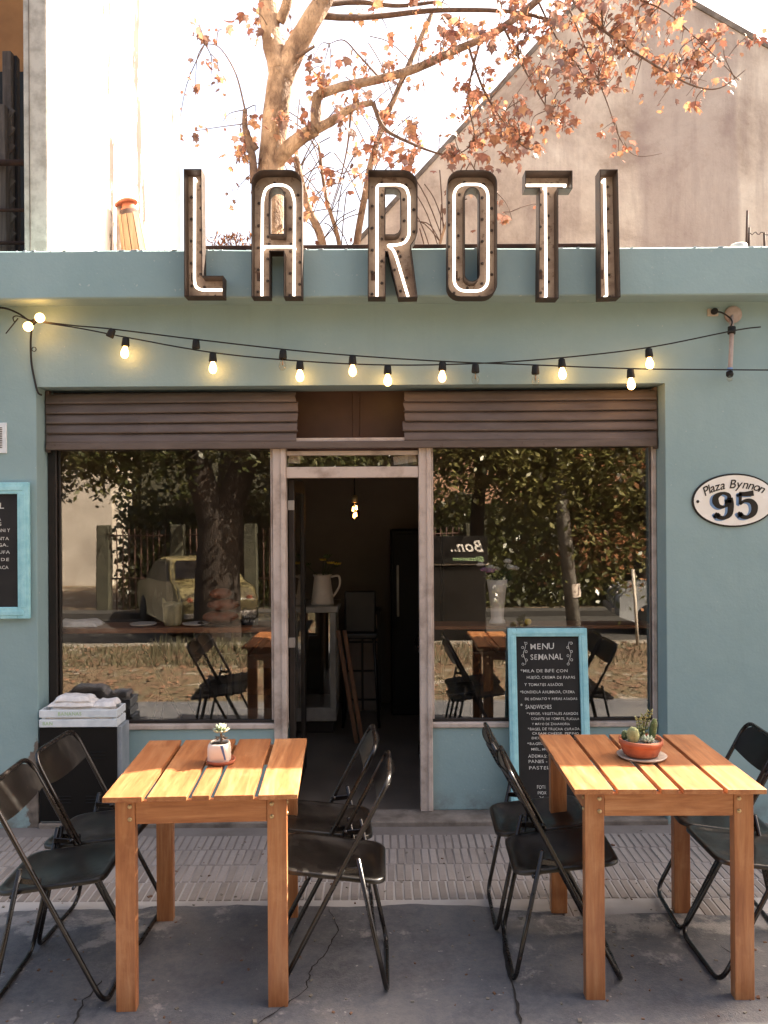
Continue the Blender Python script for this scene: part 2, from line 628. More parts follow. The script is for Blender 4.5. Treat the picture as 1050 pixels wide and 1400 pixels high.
simple('flower_pink', '#b78aa3', '#956681', 40, 0.8, 0.2)
simple('flower_yellow', '#d8b84a', '#b8932f', 40, 0.8, 0.2)
simple('stem_green', '#4e5b35', '#323d22', 30, 0.7, 0.2)
simple('case_grey', '#aaa39b', '#8b847c', 6, 0.4, 0.1)
simple('pane_pale', '#8d7d73', '#75665d', 3, 0.4, 0.1)
simple('bark', '#a98b71', '#6b5240', 5, 0.9, 1.0, 0.03, stretch=(1, 1, 0.6), lo=0.40, hi=0.60)
simple('twig', '#6e5445', '#4b382d', 20, 0.85, 0.3)
simple('dark_bark', '#332820', '#1f1813', 8, 0.9, 0.9, 0.03, stretch=(1, 1, 0.35))
simple('asphalt', '#3a3835', '#2c2a27', 60, 0.9, 0.5, 0.006)
simple('kerb_stone', '#8c857b', '#6a645b', 8, 0.85, 0.4, 0.006)
simple('grass_blade', '#5c5840', '#413f2a', 2, 0.8, 0.0)
simple('litter_leaf', '#82604a', '#553d2e', 3, 0.85, 0.0)
simple('house_white', '#bdb4a7', '#a0968a', 1.5, 0.8, 0.2, 0.006)
simple('house_pink', '#c79c82', '#a97f68', 1.5, 0.8, 0.2, 0.006)
simple('house_roof', '#8a5742', '#643c2d', 5, 0.8, 0.4, 0.01)
simple('window_dark', '#221d1a', '#171311', 3, 0.2, 0.0)
simple('stall_black', '#171412', '#0f0d0c', 4, 0.4, 0.05)
simple('car_yellow', '#857a58', '#776c4a', 1, 0.25, 0.0)
simple('car_silver', '#a9abad', '#96989a', 1, 0.25, 0.0, metal=0.4)
simple('car_dark', '#1a1a1b', '#111112', 2, 0.3, 0.0)
simple('pole_grey', '#77726b', '#56524c', 9, 0.6, 0.2)
simple('ivy_wall', '#4a4838', '#333226', 6, 0.9, 0.8, 0.03)
simple('flag_paper', '#c9bdb2', '#b1a499', 9, 0.8, 0.05)
simple('cable_black', '#17130f', '#0f0c0a', 9, 0.5, 0.0)
simple('plastic_white', '#d3ccc7', '#b8b0aa', 9, 0.4, 0.05)
simple('crack_dark', '#2a2624', '#1c1917', 30, 0.95, 0.2)
glow('neon_white', '#fff0dc', 1.1)
glow('bulb_warm', '#ffb866', 5.2)
glow('bulb_soft', '#ffb469', 2.2)
glow('pendant_glow', '#ffb765', 5.0)
mat_glass('bulb_clear', (0.92, 0.90, 0.86, 1), 1.5)

def mat_foliage(name, c1, c2, scale=3.0):
    g = G(name)
    g.t.nodes.remove(g.b)
    n = g.noise(g.coord(), scale, 2)
    oi = g.n('ShaderNodeObjectInfo')
    f = g.math('ADD', n, g.math('MULTIPLY', g.math('SUBTRACT', oi.outputs['Random'], 0.5), 0.4))
    c = g.ramp(f, [(0.35, lin(c2)), (0.65, lin(c1))])
    d = g.n('ShaderNodeBsdfDiffuse')
    t = g.n('ShaderNodeBsdfTranslucent')
    gl = g.n('ShaderNodeBsdfGlossy')
    gl.inputs['Roughness'].default_value = 0.35
    for s in (d, t):
        g.l(c, s.inputs[0])
    m1 = g.n('ShaderNodeMixShader')
    m1.inputs[0].default_value = 0.42
    g.l(d.outputs[0], m1.inputs[1])
    g.l(t.outputs[0], m1.inputs[2])
    m2 = g.n('ShaderNodeMixShader')
    m2.inputs[0].default_value = 0.05
    g.l(m1.outputs[0], m2.inputs[1])
    g.l(gl.outputs[0], m2.inputs[2])
    g.l(m2.outputs[0], g.out.inputs[0])
    M[name] = g.m
mat_foliage('leaf_rust', '#a06a53', '#784a3a')
mat_foliage('leaf_brown', '#8c6b5e', '#694d43')
mat_foliage('leaf_tan', '#b2835f', '#8b5c44')
mat_foliage('leaf_green', '#85804f', '#5b5b38', 1.2)
mat_foliage('leaf_dark', '#5f5f34', '#3d4224', 1.2)

def mat_concrete():
    g = G('worn_concrete')
    v = g.coord()
    big = g.noise(v, 1.5, 9, 0.72, 0.2)
    c = g.ramp(big, [(0.30, lin('#44454c')), (0.50, lin('#636469')), (0.68, lin('#807c78'))])
    med = g.noise(v, 4.2, 8, 0.74, 0.25)
    sx = g.n('ShaderNodeSeparateXYZ')
    tc = g.n('ShaderNodeTexCoord')
    g.l(tc.outputs['Object'], sx.inputs[0])
    # pale lime bloom, thickest where the slab meets the old tiles
    edge = g.math('SUBTRACT', 1.0, g.math('MULTIPLY', g.math('ABSOLUTE', g.math('SUBTRACT', sx.outputs[1], 3.86)), 2.6), True)
    side = g.math('MULTIPLY', g.math('SUBTRACT', g.math('ABSOLUTE', g.math('ADD', sx.outputs[0], 0.12)), 0.45), 2.0, True)
    e = g.math('MULTIPLY', g.math('MULTIPLY', edge, side), 0.17)
    pale = g.ramp(g.math('ADD', med, e), [(0.60, (0, 0, 0)), (0.68, (1, 1, 1))])
    c = g.mix(g.math('MULTIPLY', pale, 0.75), c, lin('#aea8a4'))
    stain = g.ramp(g.noise(v, 2.3, 5, 0.6), [(0.55, (0, 0, 0)), (0.75, (1, 1, 1))])
    c = g.mix(g.math('MULTIPLY', stain, 0.35), c, lin('#554238'))
    fl = g.ramp(g.noise(v, 38, 3, 0.5), [(0.72, (0, 0, 0)), (0.74, (1, 1, 1))])
    c = g.mix(g.math('MULTIPLY', fl, 0.7), c, lin('#b5b0ab'))
    gr = g.noise(v, 150, 3, 0.6)
    grit = g.noise(v, 34, 5, 0.75)
    c = g.mix(g.math('MULTIPLY', g.ramp(grit, [(0.42, (0, 0, 0)), (0.62, (1, 1, 1))]), 0.28), c, lin('#8b8784'))
    c = g.mix(g.math('MULTIPLY', gr, 0.38), c, lin('#2f2d2e'))
    g.base(c)
    g.rough(g.math('ADD', g.math('MULTIPLY', med, 0.3), 0.55))
    g.bump(g.math('ADD', g.math('MULTIPLY', gr, 0.6), med), 0.6, 0.010)
    M['concrete'] = g.m
mat_concrete()

def mat_paver(name, joint):
    g = G(name)
    v = g.coord(rand=not joint)
    n = g.noise(v, 3.0, 6, 0.65)
    f = g.noise(v, 60, 4, 0.6)
    if joint:
        sx = g.n('ShaderNodeSeparateXYZ')
        tc = g.n('ShaderNodeTexCoord')
        g.l(tc.outputs['Object'], sx.inputs[0])
        lime = g.math('MULTIPLY', g.math('SUBTRACT', 4.62, sx.outputs[1]), 2.6, True)
        lime = g.math('MULTIPLY', lime, g.ramp(g.noise(v, 1.6, 4), [(0.30, (0.25, 0.25, 0.25)), (0.50, (1, 1, 1))]))
        c = g.mix(lime, g.ramp(n, [(0.3, lin('#625a55')), (0.7, lin('#7f7772'))]), lin('#aba7a5'))
    else:
        oi = g.n('ShaderNodeObjectInfo')
        c = g.ramp(n, [(0.3, lin('#766d69')), (0.7, lin('#989089'))])
        c = g.mix(g.math('MULTIPLY', oi.outputs['Random'], 0.55), c, lin('#aea6a2'))
        c = g.mix(g.math('MULTIPLY', f, 0.3), c, lin('#423833'))
    g.base(c)
    g.rough(0.8)
    g.bump(f, 0.3, 0.003)
    M[name] = g.m
mat_paver('paver', False)
mat_paver('paver_joint', True)

def mat_gable():
    g = G('gable_render')
    v = g.coord()
    n = g.noise(v, 0.8, 8, 0.7, 0.3)
    c = g.ramp(n, [(0.36, lin('#ac9a8b')), (0.5, lin('#cfc0b0')), (0.64, lin('#e2d6c6'))])
    st = g.noise(g.coord((2.2, 1, 0.22)), 1.3, 6, 0.7)
    c = g.mix(g.math('MULTIPLY', g.ramp(st, [(0.5, (0, 0, 0)), (0.72, (1, 1, 1))]), 0.5), c, lin('#93807a'))
    sx = g.n('ShaderNodeSeparateXYZ')
    tc = g.n('ShaderNodeTexCoord')
    g.l(tc.outputs['Object'], sx.inputs[0])
    # darker, greyer upright strip of the wall
    w = g.math('ADD', sx.outputs[0], g.math('MULTIPLY', g.noise(v, 1.2, 3), 0.25))
    strip = g.math('MULTIPLY', g.ramp(w, [(0, (0, 0, 0)), (1, (1, 1, 1))]), 1.0)
    s1 = g.math('MULTIPLY', g.math('SUBTRACT', w, 3.72), 9.0, True)
    s2 = g.math('MULTIPLY', g.math('SUBTRACT', 5.22, w), 16.0, True)
    c = g.mix(g.math('MULTIPLY', g.math('MULTIPLY', s1, s2), 0.45), c, lin('#968480'))
    sp = g.ramp(g.noise(v, 22, 5, 0.75), [(0.6, (0, 0, 0)), (0.68, (1, 1, 1))])
    c = g.mix(g.math('MULTIPLY', sp, 0.35), c, lin('#7d6c65'))
    g.base(c)
    g.rough(0.9)
    g.bump(g.noise(v, 9, 7, 0.7), 0.5, 0.02)
    M['gable'] = g.m
mat_gable()

def mat_limewash():
    g = G('peeling_limewash')
    v = g.coord()
    c = g.ramp(g.noise(v, 1.2, 5, 0.6), [(0.3, lin('#e3ddd2')), (0.7, lin('#eee9df'))])
    sx = g.n('ShaderNodeSeparateXYZ')
    tc = g.n('ShaderNodeTexCoord')
    g.l(tc.outputs['Object'], sx.inputs[0])
    # flakes along old drip lines
    y = sx.outputs[1]
    wob = g.math('MULTIPLY', g.math('SUBTRACT', g.noise(g.coord((1, 1, 0.7)), 0.9, 4), 0.5), 0.5)
    a = g.math('SUBTRACT', 1.0, g.math('MULTIPLY', g.math('ABSOLUTE', g.math('SUBTRACT', g.math('ADD', y, wob), 7.25)), 5.0), True)
    b = g.math('SUBTRACT', 0.75, g.math('MULTIPLY', g.math('ABSOLUTE', g.math('SUBTRACT', g.math('ADD', y, wob), 6.45)), 3.4), True)
    band = g.math('MAXIMUM', a, b)
    fl = g.noise(g.coord((1, 3.4, 0.55)), 3.2, 6, 0.72)
    f = g.ramp(g.math('ADD', g.math('MULTIPLY', band, 0.26), fl), [(0.64, (0, 0, 0)), (0.67, (1, 1, 1))])
    c = g.mix(f, c, g.ramp(g.noise(v, 7, 4), [(0.3, lin('#3a2e28')), (0.7, lin('#5b4a42'))]))
    g.base(c)
    g.rough(0.9)
    g.bump(g.noise(v, 8, 5), 0.3, 0.01)
    M['limewash'] = g.m
mat_limewash()

def mat_verge():
    g = G('verge_dirt')
    v = g.coord()
    n = g.noise(v, 2.4, 8, 0.75, 0.2)
    c = g.ramp(n, [(0.34, lin('#3b2f24')), (0.45, lin('#806a54')), (0.54, lin('#5a553a')), (0.62, lin('#b3a99d'))])
    f = g.noise(v, 26, 6, 0.7)
    c = g.mix(g.math('MULTIPLY', f, 0.5), c, lin('#54402c'))
    g.base(c)
    g.rough(0.95)
    g.bump(f, 0.8, 0.03)
    M['verge'] = g.m
mat_verge()

# ------------------------------------------------------------------ ground
YW = 5.0            # plane of the shop front
YS = 4.0            # where old paving tiles meet the concrete slab
mb = MB(); mb.add([(-300, -300, -0.66), (300, -300, -0.66), (300, -1.3, -0.66), (-300, -1.3, -0.66), (-300, -1.3, -0.16), (300, -1.3, -0.16), (300, 300, -0.16), (-300, 300, -0.16)], [(0, 1, 2, 3), (3, 2, 5, 4), (4, 5, 6, 7)])
structure('ground', mb, 'verge')

def slab_edge(x):
    if x > 0.25 and x < 0.75:
        t = (x - 0.25) / 0.5
        return YS - 0.10 * t * t
    if x >= 0.75:
        return YS - 0.10 - 0.015 * math.sin(x * 9)
    if x < -1.1:
        return YS - 0.05 * min(1, (-1.1 - x) * 2) + 0.02 * math.sin(x * 7)
    return YS + 0.012 * math.sin(x * 6.3) + 0.006 * math.sin(x * 17)

mb = MB()                                             # base under the tiles, seen as the joints
xs = [-4 + 0.1 * i for i in range(121)]
vs, fs = [], []
for x in xs:
    vs += [(x, 3.70, 0.0), (x, 5.3, 0.0), (x, 3.70, -0.16), ]
for i in range(len(xs) - 1):
    a, b = 3 * i, 3 * i + 3
    fs += [(a, b, b + 1, a + 1), (a, a + 2, b + 2, b)]
mb.add(vs, fs)
tile_bed = structure('tiled_pavement', mb, 'paver_joint')
mb = MB()                                             # concrete slab with its uneven far edge
vs, fs = [], []
xs = [-4 + 0.04 * i for i in range(301)]
for x in xs:
    e = slab_edge(x) + rng.uniform(-0.006, 0.006)
    vs += [(x, 2.2, 0.006), (x, e - 0.02, 0.012), (x, e, -0.002), (x, 2.2, -0.16)]
for i in range(len(xs) - 1):
    a, b = 4 * i, 4 * i + 4
    fs += [(a, b, b + 1, a + 1), (a + 1, b + 1, b + 2, a + 2), (a + 3, b + 3, b, a)]
mb.add(vs, fs)
slab = structure('concrete_pavement', mb, 'concrete')
def ribbon(name, pts, w):
    m = MB()
    vs, fs = [], []
    pts = [Vector(p) for p in pts]
    for i, p in enumerate(pts):
        t = pts[min(i + 1, len(pts) - 1)] - pts[max(i - 1, 0)]
        nrm = Vector((-t.y, t.x, 0)).normalized() * w * rng.uniform(0.35, 1.0) * (0.35 if i in (0, len(pts) - 1) else 1)
        vs += [p + nrm, p - nrm]
    for i in range(len(pts) - 1):
        fs.append((2 * i, 2 * i + 1, 2 * i + 3, 2 * i + 2))
    m.add(vs, fs)
    return m.build(name, 'crack_dark', slab)
def jag(pts, amp, n):
    out = []
    for i in range(len(pts) - 1):
        a, b = Vector(pts[i]), Vector(pts[i + 1])
        for j in range(n):
            p = a.lerp(b, j / n)
            out.append(p + Vector((rng.uniform(-amp, amp), rng.uniform(-amp, amp), 0)))
    out.append(Vector(pts[-1]))
    return out
def gp(px, py, z=0.0):
    v = P(px, py, 1.0) - Vector((0, 0, CAMH))
    t = (z - CAMH) / v.z
    return Vector((v.x * t, t, z))
ZC = 0.0135
ribbon('crack', jag([gp(449, 1242, ZC), gp(463, 1272, ZC), gp(448, 1298, ZC), gp(424, 1326, ZC), gp(419, 1350, ZC), gp(385, 1378, ZC), gp(352, 1400, ZC)], 0.006, 6), 0.0035)
ribbon('crack', jag([gp(686, 1255, ZC), gp(692, 1310, ZC), gp(702, 1352, ZC), gp(712, 1400, ZC)], 0.004, 7), 0.008)
ribbon('crack', jag([gp(140, 1338, ZC), gp(112, 1372, ZC), gp(100, 1400, ZC)], 0.012, 6), 0.006)
ribbon('crack', jag([gp(985, 1292, ZC), gp(1003, 1306, ZC), gp(1015, 1330, ZC)], 0.006, 4), 0.003)

# tiles: every 20 cm tile is five raised bars; the nearest bars in view are single pieces
bw, bl, gap = 0.0355, 0.192, 0.0075
def bar_mesh():
    m = MB()
    a, b, h, i = bw / 2, bl / 2, 0.0045, 0.003
    m.add([(-a, -b, 0), (a, -b, 0), (a, b, 0), (-a, b, 0), (-a + i, -b + i, h), (a - i, -b + i, h), (a - i, b - i, h), (-a + i, b - i, h)],
          [(4, 5, 6, 7), (0, 1, 5, 4), (1, 2, 6, 5), (2, 3, 7, 6), (3, 0, 4, 7)])
    return m.mesh('paving_bar', [M['paver']])
bars = [bar_mesh() for _ in range(1)]
near, rest = [], []
row = 0
y = 3.86
while y + bl < 4.985:
    ya = y + bl / 2
    k = int(7.6 / (bw + gap))
    for i in range(k):
        x = -3.2 + i * (bw + gap) + 0.01 * row + rng.uniform(-0.001, 0.001)
        if ya - bl / 2 + 0.03 > slab_edge(x):
            vis = abs(x + 0.02) < 0.45 * ya
            (near if vis else rest).append((ya, x))
    y += bl + gap
    row += 1
near.sort()
rest += near[300:]
for ya, x in near[:300]:
    o = link('paving_bar', bars[0], tile_bed, (x, ya, 0.0 + rng.uniform(-0.0015, 0.001)))
    o.rotation_euler = (rng.uniform(-.006, .006), rng.uniform(-.04, .04), rng.uniform(-.016, .016))
m = MB()
bv = [v.co.copy() for v in bars[0].vertices]
bf = [tuple(p.vertices) for p in bars[0].polygons]
for ya, x in rest:
    dz = rng.uniform(-0.0015, 0.001)
    m.add([(v.x + x, v.y + ya, v.z + dz) for v in bv], bf)
tag(m.build('far_paving_bars', 'paver', tile_bed), kind='stuff')

m = MB()                                              # grit, chips and leaf crumbs on the slab
for _ in range(420):
    x, y = rng.uniform(-2.2, 2.2), rng.uniform(2.9, 4.9)
    s = rng.uniform(.0025, .007) * (1.6 if rng.random() < .08 else 1)
    q_ = Matrix.Translation((x, y, .012 if y < 3.9 else .006)) @ Matrix.Rotation(rng.uniform(0, 6.3), 4, 'Z') @ Matrix.Rotation(rng.uniform(-.4, .4), 4, 'X')
    m.obox(q_, s * 2, s * 1.3, s * .7, 0 if rng.random() < .6 else 1)
tag(m.build('pavement_grit', ['kerb_stone', 'litter_leaf']), 'tiny chips and leaf crumbs scattered on the pavement', 'grit', kind='stuff')

# street side of the place (seen in the shop windows)
mb = MB(); mb.add([(-60, -1.2, -0.02), (60, -1.2, -0.02), (60, 2.2, -0.004), (-60, 2.2, -0.004)], [(0, 1, 2, 3)])
structure('verge', mb, 'verge')
mb = MB(); mb.box(-60, -1.38, -0.7, 60, -1.2, 0.0)
structure('kerb', mb, 'kerb_stone', bevel=0.02)
mb = MB(); mb.add([(-60, -8.6, -0.63), (60, -8.6, -0.63), (60, -1.38, -0.63), (-60, -1.38, -0.63)], [(0, 1, 2, 3)])
structure('road', mb, 'asphalt')
mb = MB(); mb.box(-60, -9.2, -0.7, 60, -8.6, -0.5)
structure('far_pavement', mb, 'asphalt')
m = MB()
for _ in range(5200):                                 # dry leaves on the verge
    x, y = rng.uniform(-6, 6), rng.uniform(-1.15, 2.15)
    s = rng.uniform(0.014, 0.036)
    a = rng.uniform(0, 6.28)
    q = Matrix.Rotation(a, 3, 'Z') @ Matrix.Rotation(rng.uniform(-.5, .5), 3, 'X')
    m.add([Vector((x, y, 0.012)) + q @ Vector(p) for p in ((-s, 0, 0), (0, -s * .7, 0), (s, 0, 0.01), (0, s * .7, 0))], [(0, 1, 2, 3)])
tag(m.build('leaf_litter', 'litter_leaf'), 'dry brown leaves scattered over the sunlit verge', 'leaves', kind='stuff')
m = MB()
for _ in range(5200):
    x, y = rng.gauss(-1.6, 1.5), rng.uniform(-1.1, 0.4)
    if rng.random() < 0.4:
        x = rng.uniform(-6, 6)
    h = rng.uniform(0.05, 0.20 if -3 < x < -0.8 and y < -0.3 else 0.09)
    a = rng.uniform(0, 6.28)
    w = 0.007
    dx, dy = rng.uniform(-.05, .05), rng.uniform(-.05, .05)
    m.add([(x - w * math.cos(a), y - w * math.sin(a), -0.012), (x + w * math.cos(a), y + w * math.sin(a), -0.012), (x + dx, y + dy, h)], [(0, 1, 2)])
tag(m.build('grass', 'grass_blade'), 'dry yellow green grass tufts on the verge', 'grass', kind='stuff')

# ------------------------------------------------------------------ the cafe building
XL, XR, ZT = -2.012, 1.672, 2.582        # opening in the shop front
YG = 5.170                                # plane of windows and door
ZS, YF, ZF0, ZF1 = 0.03, 4.82, 3.054, 3.326
cafe = thing('cafe_building', 'teal plastered single storey cafe front with wide glazed shop opening', 'building', (0, YW, 0))
m = MB()                                  # plastered front with its opening and reveals
x0, x1, D = -4.2, 8.0, 0.26
def q(m, *p): m.add(p, [tuple(range(len(p)))])
def gridwall(m, xa, xb, za, zb, y):
    q(m, (xa, y, za), (xb, y, za), (xb, y, zb), (xa, y, zb))
gridwall(m, x0, XL, -0.1, ZT, YW); gridwall(m, XR, x1, -0.1, ZT, YW); gridwall(m, x0, x1, ZT, 3.2, YW)
q(m, (XL, YW, -0.1), (XL, YW + D, -0.1), (XL, YW + D, ZT), (XL, YW, ZT))
q(m, (XR, YW + D, -0.1), (XR, YW, -0.1), (XR, YW, ZT), (XR, YW + D, ZT))
q(m, (XL, YW, ZT), (XL, YW + D, ZT), (XR, YW + D, ZT), (XR, YW, ZT))
q(m, (x1, YW, -0.1), (x1, YW + 3, -0.1), (x1, YW + 3, 3.2), (x1, YW, 3.2))
m.build('front_wall', 'teal', cafe, merge=True, bevel=0.006, seg=2)
m = MB()                                  # fascia: hand-floated, a little uneven
nx = 60
vs, fs = [], []
for i in range(nx + 1):
    x = x0 + (x1 - x0) * i / nx
    w = [rng.uniform(-.0025, .0025) for _ in range(4)]
    vs += [(x, YW + 0.01, ZF0 + .0), (x, YF + .006, ZF0 + w[0]), (x, YF, ZF0 + .008 + w[0]), (x, YF, ZF1 - .008 + w[1]), (x, YF + .008, ZF1 + w[1]), (x, YW + .24, ZF1 + w[2]), (x, YW + .24, 3.1)]
for i in range(nx):
    a, b = 7 * i, 7 * i + 7
    for j in range(6):
        fs.append((a + j, a + j + 1, b + j + 1, b + j))
m.add(vs, fs, 0, False)
m.build('fascia', 'teal', cafe)
m = MB()                                  # flaking white crust left along the parapet edge
for i in range(110):
    x = rng.uniform(-2.4, 2.6)
    l = rng.uniform(.006, .030)
    m.obox(Matrix.Translation((x, YF + rng.uniform(.004, .03), ZF1 + .001)) @ Matrix.Rotation(rng.uniform(-.2, .2), 4, 'Z'), l, .014, .004)
tag(m.build('parapet_crust', 'white_paint', cafe), kind='stuff')
m = MB(); m.box(x0, YW + .24, 3.12, x1, 8.2, 3.2)
m.build('roof', 'roof_felt', cafe)
m = MB(); m.box(XL - .3, YW - .02, -.05, XR + .1, YG + .1, ZS)
m = MB(); m.box(XL + .002, YW - .02, -.05, XR - .002, YG + .02, ZS)
m.build('doorstep', 'dirty_concrete', cafe, bevel=0.008, seg=2)
# room
m = MB(); m.box(XL, YG + .02, -.05, 3.2, 8.0, ZS - .004)
m.build('room_floor', 'dark_floor', cafe)
m = MB(); m.box(XL - .06, 8.0, -.05, 3.26, 8.06, 3.1); m.build('back_wall', 'dark_interior', cafe)
m = MB(); m.box(XL - .06, YW + D, -.05, XL, 8.0, 3.1); m.build('side_wall', 'dark_interior', cafe)
m = MB(); m.box(3.2, YW + D, -.05, 3.26, 8.0, 3.1); m.build('side_wall', 'dark_interior', cafe)
m = MB(); m.box(XL, YW + D, 3.04, 3.2, 8.0, 3.1); m.build('ceiling', 'ceiling_dark', cafe)
m = MB(); m.box(XR, YW + D - .02, -.05, 3.2, YW + D + .03, 3.04); m.build('inner_wall', 'dark_interior', cafe)
m = MB(); m.box(XL, YW + D, ZT, XR, YW + D + .03, 3.04); m.build('inner_wall', 'dark_interior', cafe)

def gx(px): return (px - CX) / FPX * YG
def gz(py): return CAMH + (CY - py) / FPX * YG
XA, XB = gx(373.5), gx(391.5)             # left door post
XC, XD = gx(572.5), gx(589.5)             # right door post
ZB = gz(987.5)                            # window sill
ZH = gz(609)                              # head of the glazing
for a, b in ((XL + .002, XB), (XC + .004, XR - .002)):
    m = MB(); m.box(a, YG - .008, ZS, b, YG + .09, ZB - .032)
    m.build('low_wall', 'teal', cafe, bevel=0.006, seg=2)
    m = MB(); m.box(a, YG - .022, ZB - .032, b if b < 0 else b, YG + .09, ZB)
    m.build('window_sill', 'frame_white', cafe, bevel=0.006, seg=2)
def post(a, b, z0, z1, y0=-.028, y1=.06, mat='frame_white', name='door_post'):
    m = MB(); m.box(a, YG + y0, z0, b, YG + y1, z1)
    w = (b - a)
    o = m.build(name, mat, cafe, bevel=0.004, seg=2)
    m = MB()                              # moulded inner bead
    m.box(a + w * .62, YG + y0 - .010, z0 + .004, b - .004, YG + y0 + .002, z1 - .004)
    m.build('bead', mat, o, bevel=0.003, seg=2)
post(XA, XB, ZS, ZH + .04)
post(XC, XD, ZS, ZH + .04)
m = MB(); m.box(XB + .001, YG - .020, gz(653), XC - .001, YG + .055, gz(638)); m.build('transom_bar', 'frame_white', cafe, bevel=0.004, seg=2)
m = MB(); m.box(XB + .001, YG - .008, gz(622), XC - .001, YG + .055, gz(616)); m.build('transom_head', 'frame_white', cafe, bevel=0.003)
for a, b in ((XL + .003, XL + .055),):
    m = MB(); m.box(a, YG - .012, ZB + .001, b, YG + .06, ZH + .03); m.build('window_jamb', 'frame_dark', cafe, bevel=0.004)
m = MB(); m.box(XR - .030, YG - .012, ZB + .001, XR - .002, YG + .06, ZH + .03); m.build('window_jamb', 'frame_white', cafe, bevel=0.004)
for a, b in ((XL + .04, XA - .001), (XD + .001, XR - .014)):
    w = MB(); w.box(a, YG + .016, ZB + .002, b, YG + .022, ZH + .02)
    wo = w.build('window_pane', 'window_glass', cafe)
    for s in (a + .02 if a < -1 else a, b - .016):
        f = MB(); f.box(s, YG + .006, ZB + .003, s + .012, YG + .032, ZH + .01); f.build('glazing_bead', 'frame_dark' if a < -1 and s < -1 else 'frame_white', wo, bevel=.002)
    f = MB(); f.box(a, YG + .004, ZB + .001, b, YG + .034, ZB + .018); f.build('glazing_bead', 'frame_dark', wo, bevel=.002)
w = MB(); w.box(XB + .001, YG + .016, gz(638), XC - .001, YG + .021, gz(622)); w.build('transom_pane', 'window_glass', cafe)
for pa, pb, ang in ((394, 411, 2), (537, 570, -8)):
    m = MB()
    c = P((pa + pb) / 2, 628, YG + .028)
    m.obox(Matrix.Translation(c) @ Matrix.Rotation(R(ang), 4, 'Y'), (pb - pa) * .0042, .002, .05)
    tag(m.build('paper_notice', 'flag_paper'), 'white paper sheet stuck inside the transom glass ' + ('at its left corner' if pa < 450 else 'hanging crooked at its right corner'), 'paper')

# roller shutter, cut open above the door
YSH = 5.125
XS0, XS1 = XL + .014, XR - .014
pitch = (ZT - gz(612)) / 6.0
m = MB()                                  # its bottom rail carries the slats
m.box(XS0, YSH - .022, gz(612) - .006, XS1, YSH + .016, gz(612) + pitch * .62)
sh = tag(m.build('roller_shutter', 'shutter', cafe, bevel=.006, seg=2), 'brown ribbed roller shutter cut open above the door')
prof = [(0.006, -.004), (-.013, -.002), (-.017, .004), (-.013, .012), (-.006, pitch * .55), (-.002, pitch - .008), (0.010, pitch - .004), (0.012, pitch)]
def slat(xa, xb, z, rag=0.0):
    m = MB()
    vs, fs = [], []
    nseg = 14
    for i in range(nseg + 1):
        x = xa + (xb - xa) * i / nseg
        dip = .002 * math.sin(x * 2.3 + z * 9)
        for dy, dz in prof:
            vs.append((x + (rag * rng.uniform(-1, 1) if i in (0, nseg) and rag else 0), YSH + dy, z + dz + dip))
    k = len(prof)
    for i in range(nseg):
        for j in range(k - 1):
            fs.append((i * k + j, (i + 1) * k + j, (i + 1) * k + j + 1, i * k + j + 1))
    m.add(vs, fs, 0, True)
    return m.build('slat', 'shutter', sh)
CL, CR = gx(407), gx(553)
zs0 = gz(612)
slat(XS0, CL, zs0 + pitch * .62, .0); slat(CR, XS1, zs0 + pitch * .62)
for i in range(1, 6):
    z = zs0 + pitch * (i + .62)
    if z + pitch > ZT + .02:
        break
    slat(XS0, CL + rng.uniform(-.012, .012), z, .006)
    slat(CR + rng.uniform(-.008, .008), XS1, z, .006)
m = MB(); m.box(CL - .01, YSH + .0, zs0 + pitch * .60, CR + .01, YSH + .03, zs0 + pitch * .60 + .022); m.build('cut_trim', 'frame_white', sh, bevel=.003)
for xa, xb in ((XL + .002, XS0 + .010), (XS1 - .010, XR - .002)):
    m = MB(); m.box(xa, YSH + .002, zs0 - .02, xb, YSH + .05, ZT - .004); m.build('guide_channel', 'shutter', sh, bevel=.003)
mid = gx(486)
for xa, xb in ((CL - .15, mid - .004), (mid + .012, CR + .15)):
    m = MB(); m.box(xa, 5.30, gz(618), xb, 5.32, ZT + .1); m.build('box_panel', 'brown_panel', cafe, bevel=.003)
m = MB(); m.box(mid - .02, 5.293, gz(618), mid + .025, 5.30, ZT + .1); m.build('box_batten', 'brown_panel', cafe, bevel=.003)

# door leaf swung inwards
xa, xb = XB + .004, XB + .040
m = MB()
for bx in ((xa, YG + .062, ZS + .01, xb, YG + .13, gz(654)), (xa, YG + .78, ZS + .01, xb, YG + .85, gz(654)),
           (xa + .003, YG + .13, ZS + .01, xb - .003, YG + .78, ZS + .20), (xa + .003, YG + .13, gz(654) - .08, xb - .003, YG + .78, gz(654))):
    m.box(*bx)
dl = tag(m.build('door', 'frame_dark', cafe, bevel=.004), 'dark framed glass door swung open inwards')
m = MB(); m.box(xa + .015, YG + .13, ZS + .2, xa + .02, YG + .78, gz(654) - .08); m.build('pane', 'thin_glass', dl)
for z in (gz(690), gz(880)):
    m = MB(); m.box(xa - .001, YG + .052, z - .03, xb + .002, YG + .068, z + .03); m.build('hinge', 'case_grey', dl, bevel=.002)

